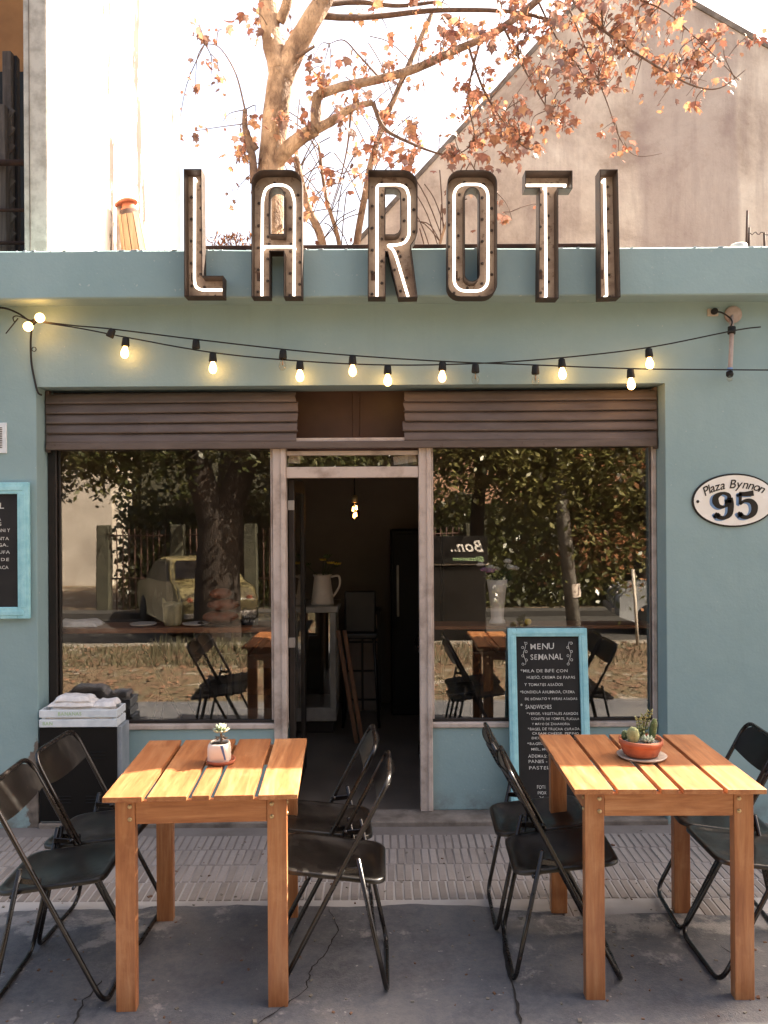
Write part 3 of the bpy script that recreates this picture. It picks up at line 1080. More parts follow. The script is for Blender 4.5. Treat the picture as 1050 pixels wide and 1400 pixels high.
# ------------------------------------------------------------------ neighbours
nb = thing('neighbour_house', 'taller neighbouring house with concrete corner column and blinding white limewashed side wall', 'building', (-3.5, 5.3, 0))
cx0, cx1 = P(27, 200, 5.2).x, P(60.5, 200, 5.2).x
m = MB(); m.box(cx0, 5.25, 0.0, cx1, 5.55, 8.5); m.build('corner_column', 'column_concrete', nb, bevel=.012, seg=2)
m = MB(); m.box(cx0 + .038, 5.244, 3.3, cx0 + .042, 5.255, 8.5); m.build('render_joint', 'dirty_concrete', nb)
m = MB(); m.box(cx0 + .02, 5.55, 0.0, cx1 - .004, 8.8, 8.5); m.build('side_wall', 'limewash', nb)
m = MB(); m.box(-7, 6.3, 0.0, cx0 + .02, 6.4, 8.5); m.build('recess_wall', 'ochre_wall', nb)
m = MB(); m.box(-7, 5.55, 3.22, cx0 + .02, 6.3, 3.3); m.build('balcony_floor', 'dirty_concrete', nb)
m = MB(); m.box(-7, 5.3, 8.0, cx0, 6.3, 8.5); m.build('upper_slab', 'column_concrete', nb)
m = MB(); m.box(-3.2, 6.27, 3.3, -2.28, 6.298, P(10, 98, 6.27).z); m.build('dark_doorway', 'rubber', nb)
sl_ = thing('wooden_shutter', 'weathered grey timber shutter standing open in the neighbouring balcony', 'shutter', (-2.3, 5.7, 3.3))
m = MB(); m.beam(P(14, 345, 5.7) + Vector((0, 0, -.3)), P(11, 72, 5.7), .05, .06, Vector((1, 0, 0))); m.build('stile', 'grey_wood', sl_, bevel=.004)
m = MB(); m.beam(P(22, 345, 5.74) + Vector((0, 0, -.3)), P(20, 78, 5.74), .05, .05, Vector((1, 0, 0))); m.build('board', 'frame_dark', sl_, bevel=.004)
lat = thing('timber_lattice', 'weathered timber lattice with diagonal laths behind the balcony rails', 'lattice', (-2.3, 5.62, 3.3))
m = MB(); m.beam(P(7, 345, 5.64) + Vector((0, 0, -.3)), P(4, 145, 5.64), .06, .05, Vector((1, 0, 0))); m.build('post', 'grey_wood', lat, bevel=.004)
for i in range(9):
    z = P(0, 345 - i * 24, 5.66).z
    m = MB(); m.beam((-2.62, 5.67, z - .25), (-2.42, 5.67, z + .02), .03, .012, Vector((0, 1, 0))); m.build('lath', 'grey_wood', lat)
for py, r in ((222, .022), (287, .012), (332, .012)):
    z = P(10, py, 5.57).z
    m = MB(); m.tube([(-4.5, 5.575, z), (cx0 + .05, 5.575, z)], r, 8); m.build('balcony_bar', 'rust_iron', nb)

gb = thing('gable_house', 'house behind the roof with a tall blank beige gable wall', 'building', (4, 12, 0))
YGb = 12.0
gl_ = [P(455, 372, YGb), P(842, -51, YGb), P(1120, 107, YGb)]
m = MB()
out = [(gl_[0].x, -.1), (gl_[0].x, gl_[0].z), (gl_[1].x, gl_[1].z), (gl_[2].x, gl_[2].z), (gl_[2].x, -.1)]
m.prism([(x, z) for x, z in out], YGb, YGb + .3)
m.build('gable_wall', 'gable', gb)
for a, b in ((0, 1), (1, 2)):
    m = MB()
    pa, pb = gl_[a], gl_[b]
    dz = Vector((0, 0, .0))
    vs = []
    for yy in (YGb - .02, YGb + 9):
        vs += [(pa.x, yy, pa.z + .005), (pb.x, yy, pb.z + .005), (pb.x, yy, pb.z + .09), (pa.x, yy, pa.z + .09)]
    m.add(vs, [(0, 1, 2, 3), (7, 6, 5, 4), (3, 2, 6, 7), (0, 4, 5, 1), (1, 5, 6, 2), (0, 3, 7, 4)])
    m.build('roof_slope', 'dirty_concrete', gb)
m = MB(); m.box(gl_[2].x - .3, YGb + .3, 0, gl_[2].x, YGb + 9, gl_[2].z); m.build('side_wall', 'gable', gb)
m = MB(); m.box(gl_[0].x, YGb + .3, 0, gl_[0].x + .3, YGb + 9, gl_[0].z); m.build('side_wall', 'gable', gb)

# ------------------------------------------------------------------ big sign letters
YL0, YL1 = 4.715, 4.812                   # front rim and back plate
def c1(x, y): return (230 + x / 3.182, 210 + y / 3.182)
def c2(x, y): return (560 + x / 3.182, 210 + y / 3.182)
def rr(x0, y0, x1, y1, r, n=6):
    o = []
    for cx, cy, a in ((x1 - r, y0 + r, -90), (x1 - r, y1 - r, 0), (x0 + r, y1 - r, 90), (x0 + r, y0 + r, 180)):
        o += arc_pts(cx, cy, r, a, a + 90, n)
    return o
LET = {
 'L': dict(f=c1, out=[(68, 68), (145, 68), (150, 532), (240, 532), (240, 622), (70, 622)], holes=[],
           neon=[[(107, 92), (106, 545), (112, 572), (135, 584), (234, 584)]]),
 'A': dict(f=c1, out=[(362, 624), (362, 130)] + arc_pts(420, 130, 58, 180, 270, 6)[1:] + arc_pts(525, 128, 57, 270, 360, 6) + [(582, 624), (502, 624), (502, 426), (443, 426), (443, 624)],
           holes=[[(441, 350), (441, 180)] + arc_pts(472, 180, 31, 180, 360, 8)[1:-1] + [(503, 180), (503, 350)]],
           neon=[[(402, 608), (405, 190), (418, 140), (450, 122), (498, 122), (530, 140), (546, 190), (544, 612)], [(406, 394), (545, 394)]]),
 'R': dict(f=c1, out=[(868, 626), (870, 72), (1020, 72)] + arc_pts(1020, 137, 65, 270, 360, 6)[1:] + [(1085, 340), (1076, 372), (1056, 400), (1085, 626), (1002, 628), (953, 428), (946, 428), (946, 626)],
           holes=[[(945, 352), (945, 152), (985, 152)] + arc_pts(983, 180, 27, 280, 360, 5) + [(1010, 325), (1000, 345), (985, 352)]],
           neon=[[(908, 618), (908, 122), (1005, 121), (1036, 133), (1049, 170), (1050, 345), (1030, 378), (985, 388), (950, 386), (978, 404), (992, 436), (1044, 612)]]),
 'O': dict(f=c2, out=rr(164, 73, 381, 625, 58), holes=[rr(241, 150, 302, 555, 30)],
           neon=[rr(197, 120, 345, 588, 48) + [(297, 120)]]),
 'T': dict(f=c2, out=[(502, 75), (708, 75), (708, 153), (646, 153), (648, 630), (560, 630), (564, 153), (502, 153)], holes=[],
           neon=[[(510, 124), (688, 124)], [(598, 126), (601, 612)]]),
 'I': dict(f=c2, out=[(826, 70), (905, 70), (917, 625), (829, 628)], holes=[], neon=[[(857, 96), (867, 608)]]),
}
WHERE = {'L': 'first letter of the sign', 'A': 'rounded A shape', 'R': 'R shape with a kicked leg', 'O': 'closed oval O shape', 'T': 'T shape with a wide bar', 'I': 'plain upright I shape'}
for ch, d in LET.items():
    f = d['f']
    def w(p, y): return P(*f(*p), 4.72) * Vector((1, 0, 1)) + Vector((0, y, 0))
    base = w(d['out'][0], YL1)
    t = thing('sign_letter', 'rusty brown metal channel letter %s with white neon tube on the fascia' % ch, 'sign letter', (base.x, YL1, ZF0), 'letters of the neon sign')
    bm = bmesh.new()
    loops = [d['out']] + d['holes']
    edges = []
    for lp in loops:
        vv = [bm.verts.new(w(p, YL1)) for p in lp]
        for i in range(len(vv)):
            edges.append(bm.edges.new((vv[i], vv[(i + 1) % len(vv)])))
    bmesh.ops.triangle_fill(bm, edges=edges, use_beauty=True, use_dissolve=False, normal=(0, -1, 0))
    me = bpy.data.meshes.new('back_plate'); bm.to_mesh(me); bm.free()
    me.materials.append(M['sign_sheet'])
    link('back_plate', me, t)
    for k, lp in enumerate(loops):
        pts = [w(p, 0) for p in lp]
        n = len(pts)
        area = sum(pts[i].x * pts[(i + 1) % n].z - pts[(i + 1) % n].x * pts[i].z for i in range(n))
        sgn = 1 if area > 0 else -1
        if k:
            sgn = -sgn
        m = MB()
        inn = []
        for i in range(n):
            a, b_, c = pts[i - 1], pts[i], pts[(i + 1) % n]
            e1, e2 = (b_ - a).normalized(), (c - b_).normalized()
            n1, n2 = Vector((-e1.z, 0, e1.x)) * sgn, Vector((-e2.z, 0, e2.x)) * sgn
            nn = n1 + n2
            if nn.length < .2:
                nn = n1
            nn.normalize()
            inn.append(b_ + nn * (0.0045 / max(.45, nn.dot(n1))))
        vs, fs = [], []
        for i in range(n):
            for pp in (pts[i], inn[i]):
                vs += [(pp.x, YL0, pp.z), (pp.x, YL1 + .004, pp.z)]
        for i in range(n):
            a, b_ = 4 * i, 4 * ((i + 1) % n)
            fs += [(a, b_, b_ + 1, a + 1), (a + 2, a + 3, b_ + 3, b_ + 2), (a, a + 2, b_ + 2, b_)]
        m.add(vs, fs)
        m.build('return' if not k else 'inner_return', 'sign_return', t)
    socks = MB()
    for line in d['neon']:
        pts = [w(p, YL1 - .045) for p in line]
        path = round_path(pts, .022, 4, closed=False)
        ends = [path[0] + Vector((0, .045, 0))] + path + [path[-1] + Vector((0, .045, 0))]
        if ch == 'O':
            ends = path
        m = MB(); m.tube(ends, .0072, 8)
        m.build('neon_tube', 'neon_white', t)
        # sheet-metal bulb holes either side of the tube
        acc, side = 0.03, 1
        for i in range(len(path) - 1):
            seg = path[i + 1] - path[i]
            L = seg.length
            while acc < L:
                p = path[i] + seg.normalized() * acc
                nn = Vector((-seg.z, 0, seg.x)).normalized() * side
                side = -side
                c = p + nn * (.026 if ch != 'T' else .022)
                socks.lathe([(.0085, 0), (.0085, .003), (.005, .004)], 8, (c.x, YL1 - .003, c.z), axis=(0, -1, 0))
                acc += .062
            acc -= L
    if socks.v:
        tag(socks.build('bulb_holes', 'socket_hole', t), kind='stuff')
    m = MB()                                # brackets to the fascia
    zc = ZF0 + .09
    xs_ = [w(p, 0).x for p in d['out']]
    zl_ = max(p[1] for p in d['out'])
    bx = min(w(p, 0).x for p in d['out'] if p[1] > zl_ - 6) + (.03 if ch != 'O' else 0)
    m.box(bx - .012, YL1 - .001, zc, bx + .012, YF + .004, zc + .05)
    m.build('bracket', 'rust_iron', t)
rail = MB(); rail.box(P(258, 337, 4.86).x, 4.845, ZF1 - .002, P(822, 337, 4.86).x, 4.875, ZF1 + .032)
tag(rail.build('sign_rail', 'rust_iron', None, bevel=.003), 'dark iron rail along the parapet behind the sign letters', 'rail')

# ------------------------------------------------------------------ string lights
YSL = 4.915
bulb_prof = [(.0105, .0), (.013, -.012), (.021, -.028), (.0245, -.043), (.021, -.058), (.012, -.068), (.0, -.071)]
def lamp_parts(parent, p, state, axis=(0, 0, 1), size=1.0, tilt=None):
    ax = Vector(axis)
    if tilt:
        ax = Matrix.Rotation(R(tilt), 3, 'Y') @ ax
    m = MB(); m.lathe([(.012 * size, .016), (.0195 * size, .010), (.021 * size, -.006), (.0235 * size, -.03), (.021 * size, -.037), (.010, -.037)], 12, p, axis=ax)
    so_ = m.build('lamp_socket', 'rubber', parent)
    if state:
        m = MB(); m.lathe([(r * size * .95, -.034 + h * size) for r, h in bulb_prof], 12, p, axis=ax)
        m.build('bulb', {'on': 'bulb_warm', 'dim': 'bulb_soft', 'off': 'bulb_clear'}[state], so_)
        if state == 'off':
            m = MB(); m.tube([Vector(p) + ax * -.035, Vector(p) + ax * -.072], .004, 6); m.build('filament', 'brass_bolt', so_)
def string(label, ctrl, lamps, loc):
    t = thing('string_lights', label, 'string lights', loc, 'strings of bulbs across the front')
    pts = [P(x, y, YSL if 30 < x < 1010 else YSL) for x, y in ctrl]
    m = MB(); m.tube(smooth_curve(pts, 8), .0042, 6); m.build('cable', 'cable_black', t)
    for px, py, st, tl in lamps:
        lamp_parts(t, P(px, py, YSL), st, tilt=tl)
    return t
s1 = string('upper string of bulbs whose cable drops to run level past the bracket pipe',
       [(46, 438), (100, 445), (150, 449.5), (268, 464), (387, 477.5), (482, 486), (605, 494), (732, 499), (862, 504), (998, 505.5), (1075, 506)],
       [(153, 453, None, 24), (268, 468, None, 0), (387, 482, 'off', 3), (482, 490, 'dim', 0), (605, 498, 'dim', 2), (732, 503, 'off', 0), (862, 508, 'on', -3)], P(500, 488, YSL))
s2 = string('lower string of bulbs whose cable climbs to the pipe bracket with black tape',
       [(46, 439), (110, 449), (172, 461), (291, 482), (410, 493.5), (530, 499), (650, 497), (768, 489), (887, 475), (1003, 452), (1040, 447)],
       [(172, 465, 'on', 5), (291, 486, 'on', 0), (410, 497, 'on', 0), (530, 503, 'on', 0), (650, 501, 'off', 0), (768, 494, 'on', -3), (887, 480, 'on', -4)], P(500, 496, YSL))
# feed at the left corner: two bulbs facing out, looped cable, drop to the shutter
fd = thing('cable_feed', 'black feed cable with two bare glowing bulbs and a loop at the wall corner', 'cable', P(45, 440, 4.97))
m = MB(); m.tube(smooth_curve([P(-30, 421, 4.96), P(4, 421, 4.96), P(24, 428, 4.95), P(38, 437, 4.93), P(46, 439, YSL)], 6), .006, 6); m.build('cable', 'cable_black', fd)
m = MB(); m.tube(smooth_curve([P(44, 440, YSL), P(42, 468, 4.96), P(43, 495, 4.985), P(47, 518, 4.99), P(51.5, 536, 4.992), P(57, 540, 5.01)], 6), .006, 6); m.build('drop_cable', 'cable_black', fd)
m = MB(); m.tube(smooth_curve([P(38, 437, 4.94), P(24, 432, 4.95), P(18, 434, 4.95), P(20, 440, 4.95), P(24, 436, 4.95), P(8, 456, 4.955)], 6), .0035, 6); m.build('loose_end', 'cable_black', fd)
m = MB(); m.tube([P(46.5 + 3 * math.cos(a / 8 * 6.283), 477.5 + 3 * math.sin(a / 8 * 6.283), 4.955) for a in range(8)], .0028, 5, closed=True); m.build('ring_hook', 'cable_black', fd)
for bx, by, dx in ((38.5, 446.5, -.4), (54.5, 434.5, .4)):
    p = P(46, 440, YSL)
    e = P(bx, by, YSL - .045)
    d_ = (e - p).normalized()
    m = MB(); m.tube([p, p + d_ * .035], .015, 10); so_ = m.build('lamp_socket', 'rubber', fd)
    m = MB(); m.ball(e, .0265, 14, 10); m.build('bulb', 'bulb_warm', so_)

# bracket pipe, outlet
br = thing('pipe_bracket', 'pale pipe with a round cap plate high on the wall', 'bracket', P(1001, 430, YW))
m = MB(); c = P(1001.5, 430.5, YW); m.lathe([(.050, .0), (.050, .016), (.044, .022), (.0, .023)], 24, (c.x, YW + .001, c.z), axis=(0, -1, 0)); m.build('cap_plate', 'pipe_pink', br)
m = MB(); m.tube(smooth_curve([P(1001, 432, YW - .012), P(1000.5, 441, YW - .04), P(1000, 470, YW - .055), P(998, 509, YW - .06)], 4), .0125, 10); m.build('pipe', 'pipe_pink', br)
m = MB(); m.tube([P(1000.5, 447, YW - .046), P(1000, 456.5, YW - .050)], .022, 10); m.build('tape_wrap', 'rubber', br)
m = MB(); m.tube([P(998, 503, YW - .058), P(997.5, 511, YW - .06)], .0165, 10); m.build('coupling', 'plate_blue', br)
m = MB(); m.lathe([(.019, .006), (.021, -.012), (.017, -.022)], 12, P(997.4, 510, YW - .062), axis=(0, .4, 1)); m.build('lamp_socket', 'rubber', br)
m = MB(); m.lathe([(.012, 0), (.018, -.014), (.012, -.028), (0, -.03)], 12, P(997.2, 515, YW - .068), axis=(0, .4, 1)); m.build('bulb', 'bulb_clear', br)
ot = thing('wall_outlet', 'small cream wall outlet with a black plug beside the pipe bracket', 'outlet', P(974, 428, YW))
c = P(974, 427.5, YW); m = MB(); m.box(c.x - .031, YW - .014, c.z - .021, c.x + .031, YW + .002, c.z + .021); m.build('outlet_plate', 'outlet_white', ot, bevel=.003, seg=2)
m = MB(); c = P(974.5, 427, YW); m.lathe([(.018, .0), (.019, .022), (.012, .032), (0, .033)], 12, (c.x, YW - .013, c.z), axis=(0, -1, 0)); pl_ = m.build('plug', 'rubber', ot)
m = MB(); m.tube(smooth_curve([P(976, 426.5, YW - .04), P(986, 427, YW - .045), P(997, 434, YW - .05), P(1001, 440, YW - .06), P(999, 447, YW - .062), P(998.5, 451, YW - .05)], 5), .0048, 6); m.build('plug_cable', 'cable_black', ot)

# ------------------------------------------------------------------ house number plate
hn = thing('house_number_plate', 'oval cream enamel plate reading 95 on the teal wall', 'sign', P(1002, 684, YW))
c = P(1003, 684, YW)
ca, sa = math.cos(R(1.5)), math.sin(R(1.5))
xd, zd = Vector((ca, 0, sa)), Vector((-sa, 0, ca))
def oval(a, b, y0, y1, n=48, dome=0.0):
    m = MB()
    vs = [c + xd * (a * math.cos(2 * math.pi * i / n)) + zd * (b * math.sin(2 * math.pi * i / n)) + Vector((0, y0, 0)) for i in range(n)]
    vs += [v + Vector((0, y1 - y0, 0)) for v in vs]
    fs = [tuple(range(n)), tuple(range(2 * n - 1, n - 1, -1))] + [(i, i + n, (i + 1) % n + n, (i + 1) % n) for i in range(n)]
    m.add(vs, fs)
    return m
oval(.247, .157, -.010, .002).build('rim', 'plate_black', hn, bevel=.002)
oval(.237, .147, -.013, -.009).build('enamel_face', 'plate_enamel', hn)
yT = -.0150
m = MB()
s_ = 'Plaza Bynnon'
tot = text_width(s_, .008)
sz = .072
A = .196; B = .083                         # text rides an inner ellipse
L = 0
ang0, ang1 = 150, 36
tt = 0
for chh in s_:
    wch = glyph(chh, .008)[2] if chh != ' ' else .30
    frac = (tt + wch / 2) / tot
    an = R(ang0 + (ang1 - ang0) * frac)
    pos = c + xd * (A * math.cos(an)) + zd * (B * math.sin(an) - .012)
    tx = Vector((A * math.sin(an), B * -math.cos(an))).normalized()
    dx_ = xd * tx.x + zd * tx.y
    dz_ = -xd * tx.y + zd * tx.x
    if chh != ' ':
        text(m, chh, pos - dx_ * (wch * sz * .42) + Vector((0, yT, 0)), dx_, dz_, sz, weight=.008, shear=.28)
    tt += wch
m.build('lettering', 'plate_black', hn)
def digit(strokes, off, y):
    m = MB()
    for pts, wds in strokes:
        pp = smooth_curve([c + xd * (x * 1.15 + off[0]) + zd * (z * 1.12 + off[1]) + Vector((0, y, 0)) for x, z in pts], 6)
        k = len(pp)
        vs, fs = [], []
        for i, p in enumerate(pp):
            tn = (pp[min(i + 1, k - 1)] - pp[max(i - 1, 0)]).normalized()
            nn = Vector((-tn.z, 0, tn.x))
            u = i / (k - 1) * (len(wds) - 1)
            a = int(min(u, len(wds) - 2)); fr = u - a
            wd = (wds[a] * (1 - fr) + wds[a + 1] * fr) * 1.12
            vs += [p + nn * wd, p - nn * wd]
        for i in range(k - 1):
            fs.append((2 * i, 2 * i + 1, 2 * i + 3, 2 * i + 2))
        m.add(vs, fs)
    return m
nine = [([(.034, .030), (.030, .052), (.0, .062), (-.032, .045), (-.036, .018), (-.020, -.006), (.008, -.008), (.030, .008), (.036, .030)], [.012, .010, .007, .015, .018, .012, .006, .010, .012]),
        ([(.036, .036), (.040, .0), (.034, -.045), (.008, -.066), (-.022, -.062), (-.034, -.044)], [.016, .017, .015, .009, .012, .006]),
        ([(-.040, -.040), (-.028, -.052), (-.018, -.044)], [.006, .013, .008])]
five = [([(-.028, .060), (-.029, .030), (-.031, .002)], [.009, .008, .007]),
        ([(-.034, .056), (.0, .054), (.040, .058)], [.010, .012, .015]),
        ([(-.031, .0), (-.008, .018), (.024, .016), (.042, -.010), (.036, -.045), (.008, -.066), (-.022, -.062), (-.036, -.044)], [.005, .008, .013, .018, .016, .009, .012, .006]),
        ([(-.042, -.040), (-.030, -.052), (-.020, -.044)], [.006, .013, .008])]
kk = 0
for dg, ox in ((nine, -.070), (five, .066)):
    digit(dg, (ox - .015, -.032), yT + .0010 - kk * .0001).build('numeral_shadow', 'plate_blue', hn)
    digit(dg, (ox, -.026), yT - .0005 - kk * .0001).build('numeral', 'plate_black', hn)
    kk += 1
for s in (-1, 1):
    m = MB(); cc = c + xd * (s * .215); m.lathe([(.009, 0), (.009, .004), (.004, .006)], 10, (cc.x, YW - .012, cc.z), axis=(0, -1, 0)); m.build('screw', 'plate_black', hn)

# ------------------------------------------------------------------ wall vent and wall menu
vt = thing('wall_vent', 'white slotted vent plate screwed to the teal wall above the menu board', 'vent', P(-20, 600, YW))
a, b = P(-48, 620, YW), P(9.5, 578, YW)
m = MB(); m.box(a.x, YW - .010, a.z, b.x, YW + .002, b.z); m.build('vent_plate', 'white_paint', vt, bevel=.002)
for i in range(12):
    z = a.z + .030 + i * .0105
    m = MB(); m.box(a.x + .03, YW - .0125, z, b.x - .024, YW - .009, z + .005); m.build('slot', 'shutter', vt)
def chalk_board(t, ctr, w, h, fw, tiltx=0.0, rotz=0.0, y_off=0.0):
    """framed chalkboard in its own plane; returns a mapper (u right, v up, d out) -> world"""
    mt = Matrix.Translation(ctr) @ Matrix.Rotation(tiltx, 4, 'X') @ Matrix.Rotation(rotz, 4, 'Y')
    f = lambda u, v, d: mt @ Vector((u, -d, v))
    for nm, (u0, v0, u1, v1) in (('frame_side', (-w / 2, -h / 2, -w / 2 + fw, h / 2)), ('frame_side', (w / 2 - fw, -h / 2, w / 2, h / 2)),
                                 ('frame_bottom', (-w / 2 + fw, -h / 2, w / 2 - fw, -h / 2 + fw)), ('frame_top', (-w / 2 + fw, h / 2 - fw, w / 2 - fw, h / 2))):
        m = MB(); m.obox(mt @ Matrix.Translation(((u0 + u1) / 2, -.006, (v0 + v1) / 2)), u1 - u0, .028, v1 - v0)
        fo = m.build(nm, 'light_blue', t, bevel=.005, seg=2)
        m = MB()
        iu = .3 * fw
        m.obox(mt @ Matrix.Translation(((u0 + u1) / 2, -.0215, (v0 + v1) / 2)), max(.006, (u1 - u0) - 2 * iu) if u1 - u0 < v1 - v0 else (u1 - u0) + fw, .006, max(.006, (v1 - v0) - 2 * iu) if u1 - u0 > v1 - v0 else (v1 - v0) - fw * 1.9)
        m.build('moulding', 'light_blue', fo, bevel=.002)
    m = MB(); m.obox(mt @ Matrix.Translation((0, .002, 0)), w - 2 * fw + .004, .010, h - 2 * fw + .004); m.build('slate', 'chalkboard', t)
    return f
def write(t, f, lines, name='chalk_line'):
    for s, u, v, size, wid in lines:
        m = MB()
        o = f(u, v, .0045)
        xd_ = (f(u + 1, v, .0045) - o); zd_ = (f(u, v + 1, .0045) - o)
        text(m, s, o, xd_, zd_, size, width=wid, jitter=.07, weight=.008)
        m.build(name, 'chalk', t)
a, b = P(43.5, 845, YW), P(43.5, 659.5, YW)
W_ = .62
wm = thing('wall_menu_board', 'chalk menu board in a pale blue frame hung on the wall under the vent', 'menu board', (a.x - W_ / 2, YW, a.z))
hb = b.z - a.z
f = chalk_board(wm, Vector((a.x - W_ / 2, YW - .016, (a.z + b.z) / 2)), W_, hb, .068)
def ln(s, right, v, size, wid): return (s, right - wid, v, size, wid)
rgt = W_ / 2 - .085
write(wm, f, [ln('SEMANAL', rgt - .06, .245, .050, .30), ln('MILA RELLENA CON PAPA', rgt - .08, .175, .026, .34), ln('Y TOMATES ASADOS', rgt - .08, .145, .026, .33), ln('BONDIOLA CON PURE DE MANI Y', rgt - .03, .108, .027, .42),
              ln('CREMA DE MIEL Y MENTA', rgt - .035, .062, .026, .38), ln('TARTA DE ACELGA.', rgt - .04, .024, .026, .36), ln('SANDWICH DE TRUFA', rgt - .03, -.018, .026, .37), ln('PAN DE CAMPO DE', rgt - .035, -.060, .026, .36), ln('TOMATES CON ALBAHACA', rgt - .04, -.108, .026, .35)])

# leaning menu board
bt, tp = P(754, 1117.5, 5.045), P(747.5, 860, 5.170)
hh = (tp - bt).length
lean = -math.atan2(tp.y - bt.y, tp.z - bt.z)
mbd = thing('menu_board', 'tall chalk menu board in a pale blue frame leaning on the shop window', 'menu board', (bt.x, bt.y, ZS))
bt2 = Vector((bt.x, bt.y, ZS + .001))
ctr = bt2 + (tp - bt).normalized() * hh / 2
WB = .478
f = chalk_board(mbd, ctr, WB, hh, .050, lean, (tp.x - bt.x) / hh)
Lb = -WB / 2 + .050
tl = hh / 2
def pxu(x): return (x - 105) / 430 * .378 + Lb - .003         # measured on the enlarged photo of this board
def pxv(y): return tl - (y - 98) / 1245 * hh
B = [('MENU', 205, 240, .050, 165), ('SEMANAL', 205, 310, .048, 225), ('*MILA DE BIFE CON', 135, 395, .026, 325), ('HUESO, CREMA DE PAPAS', 175, 438, .024, 335),
     ('Y TOMATES ASADOS', 160, 486, .024, 265), ('*BONDIOLA AHUMADA, CREMA', 130, 535, .024, 375), ('DE BONIATO Y PERAS ASADAS', 160, 580, .021, 360),
     ('*', 130, 630, .030, 16), ('SANDWICHES', 163, 638, .034, 180), ('*VERDE, VEGETALES ASADOS', 172, 678, .022, 350), ('CONFITE DE TOMATE, RUCULA', 200, 712, .020, 330), ('Y MAYO DE ZANAHORIA', 205, 746, .020, 260),
     ('*BAGEL DE TRUCHA CURADA,', 177, 780, .022, 360), ('CREAM CHEESE, PEPINO', 205, 808, .019, 320), ('ENCURTIDO', 200, 838, .020, 130), ('*BAGEL DE PASTRON,', 172, 876, .021, 300), ('MIEL, MOSTAZA', 195, 912, .020, 210),
     ('ADEMAS:', 175, 960, .028, 130), ('PANES - PIZZAS', 175, 994, .026, 260), ('PASTELERIA', 178, 1036, .028, 230), ('FOTI', 228, 1162, .028, 58), ('INOX', 232, 1198, .026, 62)]
write(mbd, f, [(s, pxu(x), pxv(y), sz_ * .98, w_ / 430 * .378) for s, x, y, sz_, w_ in B])
def squiggle(m, pts, r=.0016):
    m.tube([f(pxu(x), pxv(y), .006) for x, y in pts], r, 5)
m = MB()
for sx_, mir in ((165, 1), (475, -1)):
    stem = [(sx_ + mir * 8 * math.sin(i * .8), 190 + i * 14) for i in range(12)]
    squiggle(m, stem)
    for i in range(6):
        px_, py_ = sx_ + (-1) ** i * 12, 200 + i * 28
        squiggle(m, [(px_ + 8 * math.cos(k * .9), py_ + 8 * math.sin(k * .9)) for k in range(8)])
squiggle(m, [(245, 1212), (258, 1222), (272, 1214)])
squiggle(m, [(330, 1238), (305, 1236), (285, 1245), (282, 1262), (300, 1264), (310, 1250), (300, 1240)])
tag(m.build('chalk_drawing', 'chalk', mbd), kind='stuff')

# ------------------------------------------------------------------ tables
def make_table(name, label, cat, group, wood='table_wood_'):
    t = thing(name, label, cat, (0, 0, 0), group, keep_world=False)
    W, D_, H = .717, .765, .800
    th = .019
    xs_ = [(-.3585, .145), (-.1955, .145), (-.0325, .065), (.0505, .145), (.2135, .145)]
    for x, w in xs_:
        m = MB(); dy = rng.uniform(-.004, .004)
        m.box(x, -D_ / 2 + dy, H - th, x + w, D_ / 2 + dy, H + rng.uniform(-.001, .001))
        m.build('plank', wood + 'y', t, bevel=.0025, seg=2)
    lw, ld = .073, .046
    X, Y = W / 2 - .042, D_ / 2 - .018
    za = H - th - .088
    for sx in (-1, 1):
        for sy in (-1, 1):
            m = MB()
            x0, x1 = sorted((sx * X, sx * (X - lw)))
            y0, y1 = sorted((sy * Y, sy * (Y - ld)))
            m.box(x0, y0, 0.0, x1, y1, H - th + .0005)
            lg = m.build('leg', wood + 'z', t, bevel=.0025, seg=2)
            for cc_, aa_ in [((sx * (X - lw + .018), sy * Y, za + h_), (0, sy, 0)) for h_ in (.020, .067)] + [((sx * X, sy * (Y - .023), za + h_), (sx, 0, 0)) for h_ in (.022, .066)]:
                m = MB(); m.lathe([(.0085, 0), (.0085, .002), (.006, .0045), (0, .005)], 10, cc_, axis=aa_)
                m.build('bolt', 'brass_bolt', lg)
    for sy in (-1, 1):
        m = MB()
        y0, y1 = sorted((sy * (Y - .004), sy * (Y - .026)))
        m.box(-X + lw + .0005, y0, za, X - lw - .0005, y1, H - th - .001)
        m.build('apron', wood + 'x', t, bevel=.002)
    for sx in (-1, 1):
        m = MB()
        x0, x1 = sorted((sx * (X - .012), sx * (X - .034)))
        m.box(x0, -Y + ld + .0005, za, x1, Y - ld - .0005, H - th - .001)
        m.build('apron', wood + 'y', t, bevel=.002)
    return t
ZP = .008
tb1 = make_table('wooden_table', 'slatted orange wood table holding the small white pot with a pale rosette', 'table', 'slatted cafe tables on the pavement')
tb1.location = (-.688, 3.151 + .383, ZP)
tb1.rotation_euler = (0, 0, R(2.4))
tb2 = copy_tree(tb1)
tb2['label'] = 'slatted orange wood table holding the terracotta bowl of cacti'
tb2.location = (1.083, 3.192 + .383, ZP)
tb2.rotation_euler = (0, 0, R(-.6))

